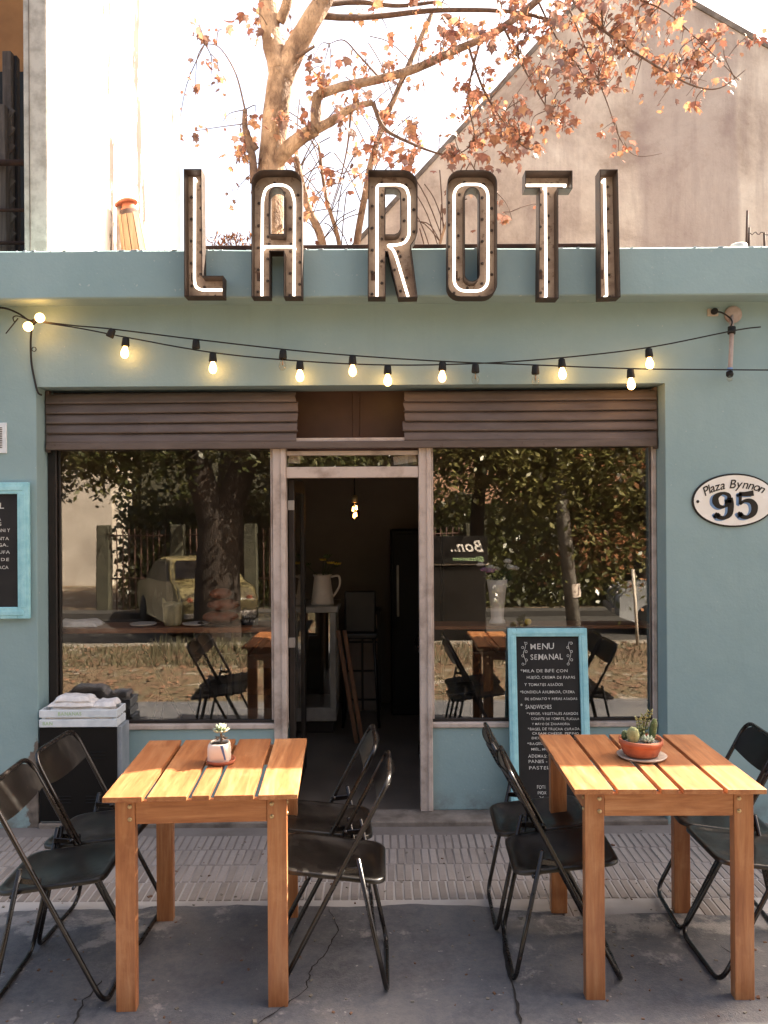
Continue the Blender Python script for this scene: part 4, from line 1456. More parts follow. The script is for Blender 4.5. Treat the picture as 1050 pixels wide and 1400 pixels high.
# ------------------------------------------------------------------ folding chairs
def make_chair():
    t = thing('folding_chair', 'x', 'chair', (0, 0, 0), 'black folding chairs at the tables', keep_world=False)
    w, r = .206, .0098
    F, T = Vector((.205, 0, r)), Vector((-.228, 0, .826))
    up = (T - F).normalized()
    loop = round_path([(F.x, -w, F.z), (F.x, w, F.z), (T.x, w, T.z), (T.x, -w, T.z)], .075, 7)
    m = MB(); m.tube(loop, r, 10, closed=True); m.build('back_frame', 'black_paint', t)
    Bk, Pv = Vector((-.215, 0, r)), Vector((-.105, 0, .525))
    wi = w
    path = round_path([(Pv.x, -wi, Pv.z), (Bk.x, -wi, Bk.z), (Bk.x, wi, Bk.z), (Pv.x, wi, Pv.z)], .06, 7, closed=False)
    m = MB(); m.tube(path, r * .95, 10); m.build('rear_frame', 'black_paint', t)
    def back_at(z): return F + (T - F) * ((z - F.z) / (T.z - F.z))
    for s in (-1, 1):
        b_ = back_at(.475)
        m = MB(); m.beam((-.118, s * (w - .014), .478), (b_.x + .01, s * (w - .014), .470), .006, .022, Vector((0, 0, 1))); m.build('link_bracket', 'black_paint', t, bevel=.002)
        m = MB(); m.lathe([(.009, -.004), (.009, .018), (.004, .021)], 8, (b_.x, s * (w - .02), b_.z), axis=(0, s, 0)); m.build('rivet', 'black_paint', t)
    # seat pan
    hw, xa, xb = w - .014, -.212, .200
    out = []
    for cx_, cy_, a in ((xb - .05, hw - .05, 0), (xa + .06, hw - .06, 90), (xa + .06, -hw + .06, 180), (xb - .05, -hw + .05, 270)):
        rad = .05 if cx_ > 0 else .06
        out += arc_pts(cx_, cy_, rad, a, a + 90, 5)
    def sz_(x): return .432 + (x - xa) / (xb - xa) * .050
    n = len(out)
    rings = [(1.0, -.017), (1.0, -.004), (.975, .0), (.90, .0), (.86, -.006)]
    vs, fs = [], []
    for sc, dz in rings:
        for x, y in out:
            xx, yy = (x + .006) * sc - .006, y * sc
            vs.append((xx, yy, sz_(xx) + dz))
    for i in range(len(rings) - 1):
        for j in range(n):
            j2 = (j + 1) % n
            fs.append((i * n + j, i * n + j2, (i + 1) * n + j2, (i + 1) * n + j))
    fs.append(tuple((len(rings) - 1) * n + j for j in range(n)))
    m = MB(); m.add(vs, fs, 0, True)
    seat = m.build('seat', 'black_seat', t)
    for x in (-.14, .09):                   # cross rods under the pan carry it
        zz = sz_(x) - .019
        m = MB(); m.tube([(x, -w, zz), (x, w, zz)], .006, 8); m.build('cross_rod', 'black_paint', t)
    # curved back panel
    nr = (up.cross(Vector((0, 1, 0)))).normalized()
    if nr.x > 0:
        nr = -nr
    L = (T - F).length
    vs, fs = [], []
    nu, nv = 14, 8
    for iu in range(nu + 1):
        y = -w + 2 * w * iu / nu
        e = max(0, abs(y) - (w - .085))
        top = L - .004 - (.085 - math.sqrt(max(0, .085 ** 2 - e ** 2)))
        bot = L - .158 + .018 * (abs(y) / w) ** 2
        for iv in range(nv + 1):
            s = bot + (top - bot) * iv / nv
            bulge = .030 * (1 - (y / w) ** 2)
            vs.append(F + up * s + Vector((0, y, 0)) + nr * bulge)
    k = nv + 1
    for iu in range(nu):
        for iv in range(nv):
            fs.append((iu * k + iv, (iu + 1) * k + iv, (iu + 1) * k + iv + 1, iu * k + iv + 1))
    nvv = len(vs)
    vs += [v - nr * .004 for v in vs]
    fs += [tuple(i + nvv for i in reversed(f_)) for f_ in fs]
    m = MB(); m.add(vs, fs, 0, True)
    bp = m.build('backrest', 'black_seat', t)
    m = MB()
    for i in range(6):                      # pressed lines across the back
        s = L - .130 + i * .017
        pts = []
        for iu in range(9):
            y = -w * .62 + 2 * w * .62 * iu / 8
            pts.append(F + up * s + Vector((0, y, 0)) + nr * (.030 * (1 - (y / w) ** 2) + .001))
        m.tube(pts, .0028, 5)
    m.build('rib', 'black_paint', bp)
    return t
chair = make_chair()
CH = [(-1.250, 3.380, 2, 'black folding chair at the white pot table, cabinet side, away from the wall'),
      (-1.235, 3.800, -3, 'black folding chair right in front of the black metal cabinet'),
      (-.200, 3.455, 180, 'black folding chair at the white pot table, doorway side, away from the wall'),
      (-.262, 3.880, 183, 'black folding chair at the white pot table, nearer the open doorway'),
      (.732, 3.515, -2, 'black folding chair at the cactus table, doorway side, away from the wall'),
      (.715, 3.905, -2, 'black folding chair in front of the leaning menu board'),
      (1.505, 3.510, 181, 'black folding chair at the cactus table, street number side, away from the wall'),
      (1.510, 3.890, 177, 'black folding chair at the cactus table, nearer the wall with the number plate')]
for i, (x, y, a, lb) in enumerate(CH):
    o = chair if i == 0 else copy_tree(chair)
    o.location = (x, y, ZP if y < 3.7 else ZP)
    o.rotation_euler = (0, 0, R(a))
    o['label'] = lb
    if i:
        o['group'] = chair['group']

# ------------------------------------------------------------------ pots on the tables
ZT_ = ZP + .800
px_, py_ = -.678, 3.560
pt = thing('succulent_pot', 'small white pot with a blue stripe and pale rosette succulent on terracotta saucer', 'plant pot', (px_, py_, ZT_))
m = MB(); m.lathe([(.050, 0), (.058, .004), (.062, .018), (.058, .018), (.052, .008), (0, .007)], 28, (px_ + .006, py_, ZT_)); m.build('saucer', 'terracotta', pt)
m = MB()
prof_ = [(.92, .008), (1.0, .016), (1.0, .062), (.95, .078), (.85, .086), (.80, .086), (.80, .078)]
nn_ = 28
vs, fs = [], []
for r_, h_ in prof_:
    for j in range(nn_):
        a = 2 * math.pi * j / nn_
        ca_, sa_ = math.cos(a), math.sin(a)
        k_ = (abs(ca_) ** 4 + abs(sa_) ** 4) ** -.25
        vs.append((px_ + .046 * r_ * ca_ * k_, py_ + .046 * r_ * sa_ * k_, ZT_ + h_))
for i in range(len(prof_) - 1):
    for j in range(nn_):
        fs.append((i * nn_ + j, i * nn_ + (j + 1) % nn_, (i + 1) * nn_ + (j + 1) % nn_, (i + 1) * nn_ + j))
fs.append(tuple(range(nn_ - 1, -1, -1)))
m.add(vs, fs, 0, True); cup = m.build('pot', 'ceramic', pt)
m = MB(); m.add([(px_ + .012, py_ - .0472, ZT_ + .084), (px_ + .024, py_ - .0472, ZT_ + .084), (px_ + .036, py_ - .0472, ZT_ + .024), (px_ + .030, py_ - .0472, ZT_ + .024)], [(0, 3, 2, 1)])
m.build('blue_stripe', 'ceramic_blue', cup)
m = MB(); m.lathe([(.034, .078), (.030, .081), (0, .083)], 20, (px_, py_, ZT_)); m.build('soil', 'soil', pt)
m = MB(); m.tube(smooth_curve([(px_ + .004, py_, ZT_ + .078), (px_ + .010, py_ - .002, ZT_ + .10), (px_ + .008, py_ - .004, ZT_ + .130)], 4), .005, 8); m.build('stem', 'succulent_brown', pt)
def petal(m, c, d, ln_, wd, up_=.25, mi=0):
    d = Vector(d).normalized()
    s_ = d.cross(Vector((0, 0, 1)))
    if s_.length < .1:
        s_ = Vector((1, 0, 0))
    s_.normalize()
    u_ = s_.cross(d)
    p = [c, c + d * ln_ * .55 + s_ * wd + u_ * .003, c + d * ln_ * .9 + s_ * wd * .55 + u_ * .006, c + d * ln_ + u_ * .008, c + d * ln_ * .9 - s_ * wd * .55 + u_ * .006, c + d * ln_ * .55 - s_ * wd + u_ * .003,
         c + d * ln_ * .6 - u_ * .006]
    m.add(p, [(0, 1, 2, 3, 4, 5), (0, 6, 1), (1, 6, 2), (2, 6, 3), (3, 6, 4), (4, 6, 5), (5, 6, 0)], mi, True)
cr = Vector((px_ + .008, py_ - .004, ZT_ + .132))
for ring, (n_, el, l_) in enumerate(((9, 8, .040), (8, 35, .034), (6, 62, .024))):
    for i in range(n_):
        a = 2 * math.pi * (i + ring * .5) / n_
        m = MB(); petal(m, cr + Vector((0, 0, .004 * ring)), (math.cos(a) * math.cos(R(el)), math.sin(a) * math.cos(R(el)), math.sin(R(el))), l_, .0085)
        m.build('leaf', 'succulent', pt)
for i in range(5):
    a = i * 1.3
    m = MB(); petal(m, cr + Vector((0, 0, -.022)), (math.cos(a), math.sin(a), -.35), .032, .007); m.build('dry_leaf', 'succulent_brown', pt)

bx_, by_ = 1.092, 3.600
pb_ = thing('cactus_bowl', 'round terracotta bowl planted with small cacti on a pale saucer', 'plant pot', (bx_, by_, ZT_))
m = MB(); m.lathe([(.070, 0), (.094, .004), (.103, .012), (.100, .014), (.085, .009), (0, .008)], 32, (bx_ + .004, by_, ZT_)); m.build('saucer', 'saucer_white', pb_)
m = MB(); m.lathe([(.058, .008), (.070, .014), (.083, .048), (.086, .058), (.0905, .060), (.0905, .079), (.083, .079), (.081, .066)], 32, (bx_, by_, ZT_)); m.build('bowl', 'terracotta', pb_)
m = MB(); m.lathe([(.083, .066), (.05, .071), (0, .073)], 28, (bx_, by_, ZT_)); m.build('gravel', 'gravel_grey', pb_)
def cactus(x, y, r_, h_, mt_, name='cactus', lean_=(0, 0)):
    n_ = 20
    m = MB()
    pf = [(r_ * .55, 0), (r_ * .9, h_ * .2), (r_, h_ * .5), (r_ * .85, h_ * .8), (r_ * .45, h_ * .96), (.001, h_)]
    vs, fs = [], []
    for rad, hh_ in pf:
        for j in range(n_):
            a = 2 * math.pi * j / n_
            rd = rad * (1 + .10 * (1 if j % 2 else -1))
            vs.append((x + rd * math.cos(a) + lean_[0] * hh_, y + rd * math.sin(a) + lean_[1] * hh_, ZT_ + .066 + hh_))
    for i in range(len(pf) - 1):
        for j in range(n_):
            fs.append((i * n_ + j, i * n_ + (j + 1) % n_, (i + 1) * n_ + (j + 1) % n_, (i + 1) * n_ + j))
    m.add(vs, fs, 0, True)
    o = m.build(name, mt_, pb_)
    sp = MB()
    for _ in range(70):
        i = rng.randrange(1, 5); j = rng.randrange(n_)
        v = Vector(vs[i * n_ + j])
        dd = Vector((math.cos(2 * math.pi * j / n_), math.sin(2 * math.pi * j / n_), rng.uniform(-.3, .6)))
        s2_ = Vector((-dd.y, dd.x, 0)) * .0007
        sp.add([v + s2_, v - s2_, v + dd * .007], [(0, 1, 2)])
    tag(sp.build('spines', 'succulent', o), kind='stuff')
cactus(bx_ - .038, by_ - .02, .024, .068, 'cactus_pale')
cactus(bx_ + .048, by_ + .01, .014, .095, 'cactus', lean_=(.15, 0))
cactus(bx_ - .058, by_ + .03, .014, .040, 'cactus')
cactus(bx_ + .012, by_ + .045, .016, .055, 'cactus_pale')
m = MB()
for i in range(16):
    a = 2 * math.pi * i / 16
    petal(m, Vector((bx_ + .020, by_ - .030, ZT_ + .072)), (math.cos(a), math.sin(a), .35 + .5 * (i % 2)), .034, .006)
m.build('rosette', 'succulent', pb_)
for sx_, hgt in ((.008, .105), (.022, .120), (-.004, .092)):
    m = MB(); p0 = Vector((bx_ + sx_, by_ + .02, ZT_ + .068))
    pts = smooth_curve([p0, p0 + Vector((.006, 0, hgt * .5)), p0 + Vector((sx_, -.01, hgt))], 4)
    m.tube(pts, .002, 5); st_ = m.build('sprig', 'cactus', pb_)
    m = MB()
    for k in range(2, len(pts)):
        for s in (-1, 1):
            petal(m, pts[k], (s * .8, rng.uniform(-.5, .5), .4), .018, .004)
    m.build('sprig_leaf', 'cactus_pale', st_)

# ------------------------------------------------------------------ cabinet, crate and cloths
lk0, lk1 = XL + .012, -1.553
YK0, YK1, ZK = 4.985, 5.150, .592
cb = thing('metal_cabinet', 'low black metal locker cabinet in the corner under the window', 'cabinet', ((lk0 + lk1) / 2, 5.05, ZS))
m = MB(); m.box(lk0, YK0 + .012, ZS, lk1 + .03, YK1, ZK); m.build('carcass', 'cabinet_side', cb, bevel=.004)
m = MB(); m.box(lk0 - .001, YK0, ZS + .012, lk1 + .004, YK0 + .016, ZK - .004); dr = m.build('door', 'cabinet_black', cb, bevel=.004, seg=2)
for cx_, cz_, rows, cols, ww in ((.30, .80, 4, 3, .030), (.76, .70, 3, 1, .09), (.30, .24, 3, 1, .10), (.68, .24, 3, 1, .07)):
    for i in range(rows):
        for j in range(cols):
            xx = lk0 + (lk1 - lk0) * cx_ + (j - (cols - 1) / 2) * (ww + .012)
            zz = ZS + (ZK - ZS) * cz_ + (i - (rows - 1) / 2) * .018
            m = MB(); m.box(xx - ww / 2, YK0 - .004, zz, xx + ww / 2, YK0 + .002, zz + .007); m.build('louvre', 'cabinet_black', dr, bevel=.002)
m = MB(); zz = P(143, 1115, YK0).z; xx = P(143, 1115, YK0).x
m.add([(xx - .012, YK0 - .0015, zz), (xx + .004, YK0 - .0015, zz - .014), (xx + .014, YK0 - .0015, zz + .002), (xx + .006, YK0 - .0015, zz + .018), (xx - .008, YK0 - .0015, zz + .014)], [(0, 1, 2, 3, 4)])
m.build('sticker_scrap', 'flag_paper', dr)
ck = thing('crate', 'small white slatted wooden crate on top of the black cabinet', 'crate', ((lk0 + lk1) / 2, 5.03, ZK))
x0_, x1_, y0_, y1_ = lk0 + .004, lk1 + .012, 4.972, 5.140
for i in range(2):
    z0_ = ZK + .003 + i * .056
    for yy in (y0_, y1_ - .010):
        m = MB(); m.box(x0_, yy, z0_, x1_, yy + .010, z0_ + .044); so_ = m.build('slat', 'white_paint', ck, bevel=.002)
        if yy == y0_:
            m = MB()
            text(m, 'BANANAS' if i else 'BAN', (x0_ + .11 if i else x0_ + .02, y0_ - .0012, z0_ + .013), (1, 0, 0), (0, 0, 1), .028, weight=.01)
            m.build('faded_lettering', 'faint_green', so_)
    for xx in (x0_ + .001, x1_ - .011):
        m = MB(); m.box(xx, y0_ + .011, z0_, xx + .010, y1_ - .011, z0_ + .044); m.build('slat', 'white_paint', ck, bevel=.002)
for xx in (x0_ + .012, x1_ - .030):
    for yy in (y0_ + .011, y1_ - .029):
        m = MB(); m.box(xx, yy, ZK, xx + .018, yy + .018, ZK + .100); m.build('corner_post', 'white_paint', ck)
m = MB(); m.box(x0_ + .012, y0_ + .012, ZK + .004, x1_ - .012, y1_ - .012, ZK + .010); m.build('base_board', 'white_paint', ck)
def cloth(name, label, x0, x1, y0, y1, z0, h, seed, lump=.35, mat='white_cloth', grp=None):
    """folded cloth: closed lumpy sheet with rounded folded edges"""
    r_ = random.Random(seed)
    nx_, ny_ = 26, 12
    ph = [r_.uniform(0, 6) for _ in range(6)]
    vs, fs = [], []
    def top(u, v):
        e = min(1, 7 * min(u, 1 - u)) ** .5 * min(1, 6 * min(v, 1 - v)) ** .5
        return h * e * (1 - lump + lump * (.5 + .25 * math.sin(5 * u + ph[0] + 2 * v) + .25 * math.sin(11 * u - 5 * v + ph[1]) + .10 * math.sin(19 * u + 9 * v + ph[2])))
    for i in range(nx_ + 1):
        for j in range(ny_ + 1):
            u, v = i / nx_, j / ny_
            xx = x0 + (x1 - x0) * u + .006 * math.sin(9 * v + ph[3])
            yy = y0 + (y1 - y0) * v + .006 * math.sin(8 * u + ph[4])
            vs.append((xx, yy, z0 + .004 + top(u, v)))
    k = ny_ + 1
    for i in range(nx_):
        for j in range(ny_):
            fs.append((i * k + j, (i + 1) * k + j, (i + 1) * k + j + 1, i * k + j + 1))
    n0 = len(vs)
    vs += [(a, b_, z0) for a, b_, c_ in vs]
    fs += [tuple(n0 + q_ for q_ in reversed(f_)) for f_ in fs]
    rim = [i * k for i in range(nx_ + 1)] + [nx_ * k + j for j in range(1, k)] + [i * k + ny_ for i in range(nx_ - 1, -1, -1)] + [j for j in range(ny_ - 1, 0, -1)]
    for a in range(len(rim)):
        b_ = rim[(a + 1) % len(rim)]
        fs.append((rim[a], n0 + rim[a], n0 + b_, b_))
    m = MB(); m.add(vs, fs, 0, True)
    return tag(m.build(name, mat), label, 'cloth', grp)
zc_ = ZK + .103
# a folded blanket fills the crate and stands a little proud of it
cloth('folded_blanket', 'white folded blanket lying in the crate under the other cloths', x0_ + .014, x1_ - .014, y0_ + .014, y1_ - .014, ZK + .011, .116, 5, .10)
cloth('folded_cloth', 'white folded cloth heaped across the crate top', x0_ + .045, x1_ - .145, y0_ + .014, y1_ - .016, ZK + .117, .034, 9, .20)
cloth('folded_cloth', 'topmost creased white cloth lying on the heaped cloth over the crate', x0_ + .075, x1_ - .170, y0_ + .020, y1_ - .022, ZK + .146, .030, 15, .30)
cloth('folded_cloth', 'smaller crumpled white cloth at the end of the crate beside the heaped one', x1_ - .150, x1_ - .022, y0_ + .016, y1_ - .02, ZK + .115, .030, 12, .35)

# ------------------------------------------------------------------ things on the roof
cw = thing('chimney_cowl', 'leaning chimney pot clad in pale timber staves with a rusty terracotta cap', 'chimney', (P(186, 340, 6.5).x, 6.5, 3.2))
b0, b1 = Vector((P(202, 345, 6.5).x, 6.5, 3.2)), P(177.5, 296, 6.5)
ax = (b1 - b0).normalized()
b0 = b1 - ax * ((b1.z - 3.2) / ax.z)
ux = ax.cross(Vector((0, 1, 0))).normalized(); uy = ax.cross(ux)
R0, R1 = .120, .078
kst = 12
m = MB(); m.tube([b0, b1 + ax * .04], [R0 * .93, R1 * .9], 16); m.build('flue', 'rust_iron', cw)
for i in range(kst):
    a0_, a1_ = 2 * math.pi * (i + .06) / kst, 2 * math.pi * (i + .94) / kst
    m = MB()
    vs = []
    for base, rad in ((b0, R0), (b1 + ax * rng.uniform(-.006, .006), R1)):
        for a in (a0_, a1_):
            for rr_ in (rad, rad + .012):
                vs.append(base + (ux * math.cos(a) + uy * math.sin(a)) * rr_)
    m.add(vs, [(0, 1, 3, 2), (4, 6, 7, 5), (1, 5, 7, 3), (0, 2, 6, 4), (0, 4, 5, 1), (2, 3, 7, 6)])
    m.build('stave', 'cowl_wood', cw)
m = MB(); m.lathe([(.072, 0), (.070, .03), (.050, .07), (.046, .10)], 16, b1, axis=ax); m.build('collar', 'terracotta', cw)
cap0 = b1 + ax * .095 + Vector((0, 0, 0))
m = MB(); m.lathe([(.0, .036), (.045, .030), (.082, .010), (.088, -.004), (.08, -.006), (.04, .0)], 18, cap0 + Vector((-.012, 0, .004)), axis=ax + Vector((-.12, 0, 0))); m.build('cap', 'terracotta', cw)
m = MB(); p0 = Vector((P(164, 340, 6.52).x, 6.52, 3.2)); m.tube([p0, Vector((P(163.5, 282, 6.52).x, 6.52, P(163.5, 282, 6.52).z))], .022, 10); vp = tag(m.build('vent_pipe', 'pipe_pink'), 'thin pale pipe standing behind the chimney pot on the roof', 'pipe')
tb_ = thing('plastic_tub', 'small white plastic tub lying on the parapet edge', 'tub', P(1010, 339, 5.0))
c = P(1010, 340, 4.95); m = MB(); m.lathe([(.046, -.002), (.050, .012), (.047, .045), (.040, .052), (.036, .050), (.034, .04)], 18, (c.x, 4.95, ZF1)); m.build('tub_body', 'plastic_white', tb_)
m = MB(); m.tube(smooth_curve([(c.x - .045, 4.95, ZF1 + .03), (c.x - .06, 4.94, ZF1 + .012), (c.x - .075, 4.94, ZF1 + .004)], 4), .006, 6); m.build('tub_handle', 'plastic_white', tb_)
for k_, (pa, pb2, nm) in enumerate((((1019.5, 340), (1022, 288), 'tall rusty rebar rod standing up behind the parapet beside the tub'), ((1023, 340), (1024.5, 311), 'short rusty rebar rod next to the tall rod behind the parapet'), ((1045.5, 340), (1045, 318), 'stubby rusty rebar rod with wire at the end of the parapet'))):
    a, b = P(*pa, 5.12), P(*pb2, 5.12)
    a.z = ZF1 - .03
    m = MB(); m.tube([a, b], .0075, 7); tag(m.build('rebar_rod', 'rust_iron'), nm, 'rod')
m = MB(); m.tube([P(1023, 319, 5.115)] + [P(1026 + i * 2.4, 319 + 2 * math.sin(i * 1.7), 5.115) for i in range(9)] + [P(1060, 322, 5.115)], .003, 5)
tag(m.build('rusty_wire', 'rust_iron'), 'thin twisted rusty wire strung between the rebar rods', 'wire')

# ------------------------------------------------------------------ inside the cafe
ZSH = 1.88 - (853 - 690) * 5.34 / FPX
sh1 = MB(); sh1.box(XL + .001, 5.22, ZSH - .032, XA - .02, 5.50, ZSH); tag(sh1.build('window_shelf', 'shelf_wood', None, bevel=.003), 'brown wooden shelf across the window that holds bread', 'shelf')
sh2 = MB(); sh2.box(XD + .02, 5.22, ZSH - .022, XR - .001, 5.44, ZSH); tag(sh2.build('window_shelf', 'shelf_wood', None, bevel=.003), 'thin wooden shelf across the window behind the leaning menu board', 'shelf')
def on_shelf(px, Y=5.36): return Vector((P(px, 850, Y).x, Y, ZSH))
a, b = on_shelf(76), on_shelf(138)
cloth('folded_napkins', 'flat pile of white napkins on the window shelf', a.x, b.x, 5.28, 5.45, ZSH, .034, 21, .2)
p = on_shelf(236, 5.32)
cp = thing('cat_planter', 'khaki planter with two pointed ears on the window shelf', 'planter', p)
m = MB(); m.lathe([(.048, 0), (.056, .02), (.060, .12), (.058, .145), (.052, .145), (.05, .12)], 20, p); bd = m.build('planter_body', 'planter_khaki', cp)
for s in (-1, 1):
    m = MB(); q0 = p + Vector((s * .038, -.02, .12)); m.add([q0 + Vector((-.022, 0, 0)), q0 + Vector((.022, 0, 0)), q0 + Vector((s * .018, 0, .062)), q0 + Vector((0, .022, 0))], [(0, 1, 2), (1, 3, 2), (3, 0, 2), (0, 3, 1)]); m.build('ear', 'planter_khaki', cp)
p = on_shelf(303, 5.36)
ty = MB(); ty.lathe([(.10, 0), (.135, .004), (.15, .014), (.146, .016), (.12, .009), (0, .008)], 24, p); tag(ty.build('bread_tray', 'frame_dark'), 'dark round tray under the bread loaves', 'tray')
for i, (dx, dz, r_, sq, lb) in enumerate(((-.005, .047, .115, (1, .85, .34), 'broad round bread loaf at the bottom of the stack on the tray'), (.012, .122, .098, (1.05, .8, .38), 'middle bread loaf of the stack on the tray'), (-.004, .192, .072, (1, .85, .48), 'small round bread loaf topping the stack on the tray'))):
    m = MB(); m.ball(p + Vector((dx, 0, dz + .002)), r_, 18, 12, sq=sq)
    tag(m.build('bread_loaf', 'bread'), lb, 'bread', 'loaves stacked on the tray')
for i, px in enumerate((268, 196)):
    p = on_shelf(px, 5.33); m = MB(); m.lathe([(.04, 0), (.075, .006), (.085, .014), (.082, .016), (.05, .008), (0, .007)], 20, p)
    tag(m.build('small_plate', 'ceramic'), 'small white plate on the shelf ' + ('between the planter and the tray' if i == 0 else 'between the napkins and the planter'), 'plate')
p = on_shelf(342, 5.33)
sgn_ = thing('shelf_sign', 'little black chalk sign on the window shelf beside the bread tray', 'sign', p)
m = MB(); m.box(p.x - .05, 5.325, ZSH, p.x + .05, 5.335, ZSH + .11); m.build('slate', 'chalkboard', sgn_, bevel=.002)
m = MB()
for k_, (s, w_) in enumerate((('Pan', .05), ('casero', .075), ('del dia', .07))):
    text(m, s, (p.x - .038, 5.3235, ZSH + .078 - k_ * .030), (1, 0, 0), (0, 0, 1), .026, width=w_, jitter=.08)
m.build('chalk_writing', 'chalk', sgn_)
# vase of flowers in the other window
p = on_shelf(680, 5.34)
vz = thing('flower_vase', 'tall white ribbed vase of pink and white flowers on the window shelf', 'vase', p)
m = MB(); m.lathe([(.052, 0), (.050, .012), (.040, .03), (.044, .10), (.054, .20), (.066, .275), (.060, .275), (.05, .20)], 22, p); m.build('vase_body', 'ceramic', vz)
for i in range(11):
    a = rng.uniform(0, 6.28); rd = rng.uniform(.01, .11)
    e = p + Vector((rd * math.cos(a) * 1.2 - .015, rd * math.sin(a) * .6, .30 + rng.uniform(.02, .085)))
    m = MB(); m.tube(smooth_curve([p + Vector((0, 0, .2)), (p + e) / 2 + Vector((0, 0, .11)), e], 4), .0025, 5); st_ = m.build('stem', 'stem_green', vz)
    m = MB()
    for ring in range(3):
        for k in range(9):
            t_ = 2 * math.pi * (k + ring * .4) / 9
            petal(m, e, (math.cos(t_) * math.cos(ring * .5), math.sin(t_) * math.cos(ring * .5) - .2, .25 + ring * .45), .034 - ring * .006, .009)
    m.build('blossom', 'flower_pink' if i % 3 == 0 else 'flower_white', st_)
m = MB()
for i in range(40):
    a = rng.uniform(0, 6.28)
    petal(m, p + Vector((.05 * math.cos(a), .04 * math.sin(a), .27 + rng.uniform(0, .05))), (math.cos(a), math.sin(a), rng.uniform(-.2, .8)), .05, .009)
m.build('foliage', 'stem_green', vz)
p = on_shelf(722, 5.26)
m = MB(); m.ball(p + Vector((0, 0, .019)), .020, 12, 8, sq=(1.1, 1, 1)); tag(m.build('lemon', 'flower_yellow'), 'small yellow lemon on the window shelf above the leaning menu board', 'fruit')
# inside tables and chairs
def dark_copy(src, mat_map, label, name, group, loc, rz):
    o = copy_tree(src); o.name = name; o.location = loc; o.rotation_euler = (0, 0, R(rz)); o['label'] = label; o['group'] = group
    return o
it1 = make_table('indoor_table', 'dark wooden table inside the cafe behind the window with the bread', 'table', 'tables inside the cafe', 'dark_wood_')
it1.location = (-.98, 6.42, ZS)
it2 = copy_tree(it1)
it2.location = (1.02, 6.45, ZS)
it2['label'] = 'dark wooden table inside the cafe behind the leaning menu board window'
dark_copy(chair, None, 'black folding chair inside the cafe behind the window with the bread', 'indoor_chair', 'chairs inside the cafe', (-1.52, 6.42, ZS), 4)
dark_copy(chair, None, 'black folding chair inside the cafe behind the leaning menu board window', 'indoor_chair', 'chairs inside the cafe', (.50, 6.45, ZS), -3)
# glass display case with pitcher
xe = P(459, 830, 6.9).x
dc = thing('display_case', 'grey glass fronted display counter inside the doorway', 'display case', (-.9, 7.1, ZS))
ztop = P(440, 829, 6.9).z
X0, X1, Y0, Y1 = xe - .9, xe, 6.9, 7.4
m = MB(); m.box(X0 - .02, Y0 - .02, ztop - .05, X1 + .02, Y1 + .02, ztop); m.build('top', 'case_grey', dc, bevel=.006)
zl = P(440, 968, 6.9).z
m = MB(); m.box(X0, Y0, ZS + .10, X1, Y1, zl); m.build('lower_cabinet', 'case_grey', dc, bevel=.006)
m = MB(); m.box(X0 + .03, Y0 + .04, ZS, X1 - .03, Y1 - .04, ZS + .10); m.build('plinth', 'frame_dark', dc)
for xx, yy in ((X0, Y0), (X1 - .05, Y0), (X0, Y1 - .05), (X1 - .05, Y1 - .05)):
    m = MB(); m.box(xx, yy, zl, xx + .05, yy + .05, ztop - .05); m.build('corner_post', 'case_grey', dc, bevel=.004)
m = MB(); m.box(X0 + .05, Y0 + .02, zl, X1 - .05, Y0 + .026, ztop - .05); m.build('glass_front', 'window_glass', dc)
m = MB(); m.box(X1 - .026, Y0 + .05, zl, X1 - .02, Y1 - .05, ztop - .05); m.build('glass_side', 'window_glass', dc)
m = MB(); m.box(X0 + .05, Y0 + .03, (zl + ztop) / 2, X1 - .03, Y1 - .05, (zl + ztop) / 2 + .01); m.build('shelf', 'thin_glass', dc)
p = Vector((P(441, 829, 7.05).x, 7.05, ztop))
pc = thing('pitcher', 'pale enamel pitcher of flowers on the display counter', 'pitcher', p)
m = MB(); m.lathe([(.095, 0), (.094, .02), (.075, .16), (.068, .22), (.080, .245), (.072, .245), (.06, .22)], 20, p); m.build('pitcher_body', 'ceramic', pc)
m = MB(); m.tube(smooth_curve([p + Vector((.068, 0, .225)), p + Vector((.135, 0, .23)), p + Vector((.14, 0, .15)), p + Vector((.085, 0, .06))], 6), .009, 8); m.build('handle', 'ceramic', pc)
for i in range(9):
    a = rng.uniform(0, 6.28); e = p + Vector((.13 * math.cos(a), .07 * math.sin(a), .30 + rng.uniform(0, .10)))
    m = MB(); m.tube([p + Vector((0, 0, .2)), e], .003, 5); st_ = m.build('stem', 'stem_green', pc)
    m = MB()
    for k in range(10):
        t_ = 2 * math.pi * k / 10
        petal(m, e, (math.cos(t_), math.sin(t_), .4), .04, .009)
    m.build('blossom', 'flower_yellow' if i % 4 == 0 else 'stem_green', st_)
# pendant lamp
pp_ = P(485, 700, 6.5)
pd = thing('pendant_lamp', 'bare glowing filament bulb hanging on a cord in the dark doorway', 'lamp', (pp_.x, 6.5, pp_.z))
m = MB(); m.tube([(pp_.x, 6.5, 3.045), (pp_.x, 6.5, pp_.z + .10)], .006, 6); m.build('cord', 'cable_black', pd)
m = MB(); m.lathe([(.014, .13), (.022, .12), (.024, .075), (.020, .07)], 12, (pp_.x, 6.5, pp_.z)); m.build('lamp_socket', 'brass_bolt', pd)
m = MB(); m.lathe([(.018, .075), (.034, .03), (.042, -.02), (.034, -.055), (0, -.07)], 14, (pp_.x, 6.5, pp_.z)); m.build('bulb', 'bulb_clear', pd)
m = MB()
for dx, dz in ((-.014, .02), (.014, .03), (-.006, -.03), (.010, -.02)):
    m.tube([(pp_.x + dx, 6.5, pp_.z + dz - .014), (pp_.x + dx * .7, 6.5, pp_.z + dz + .018)], .008, 6)
m.build('filament', 'pendant_glow', pd)
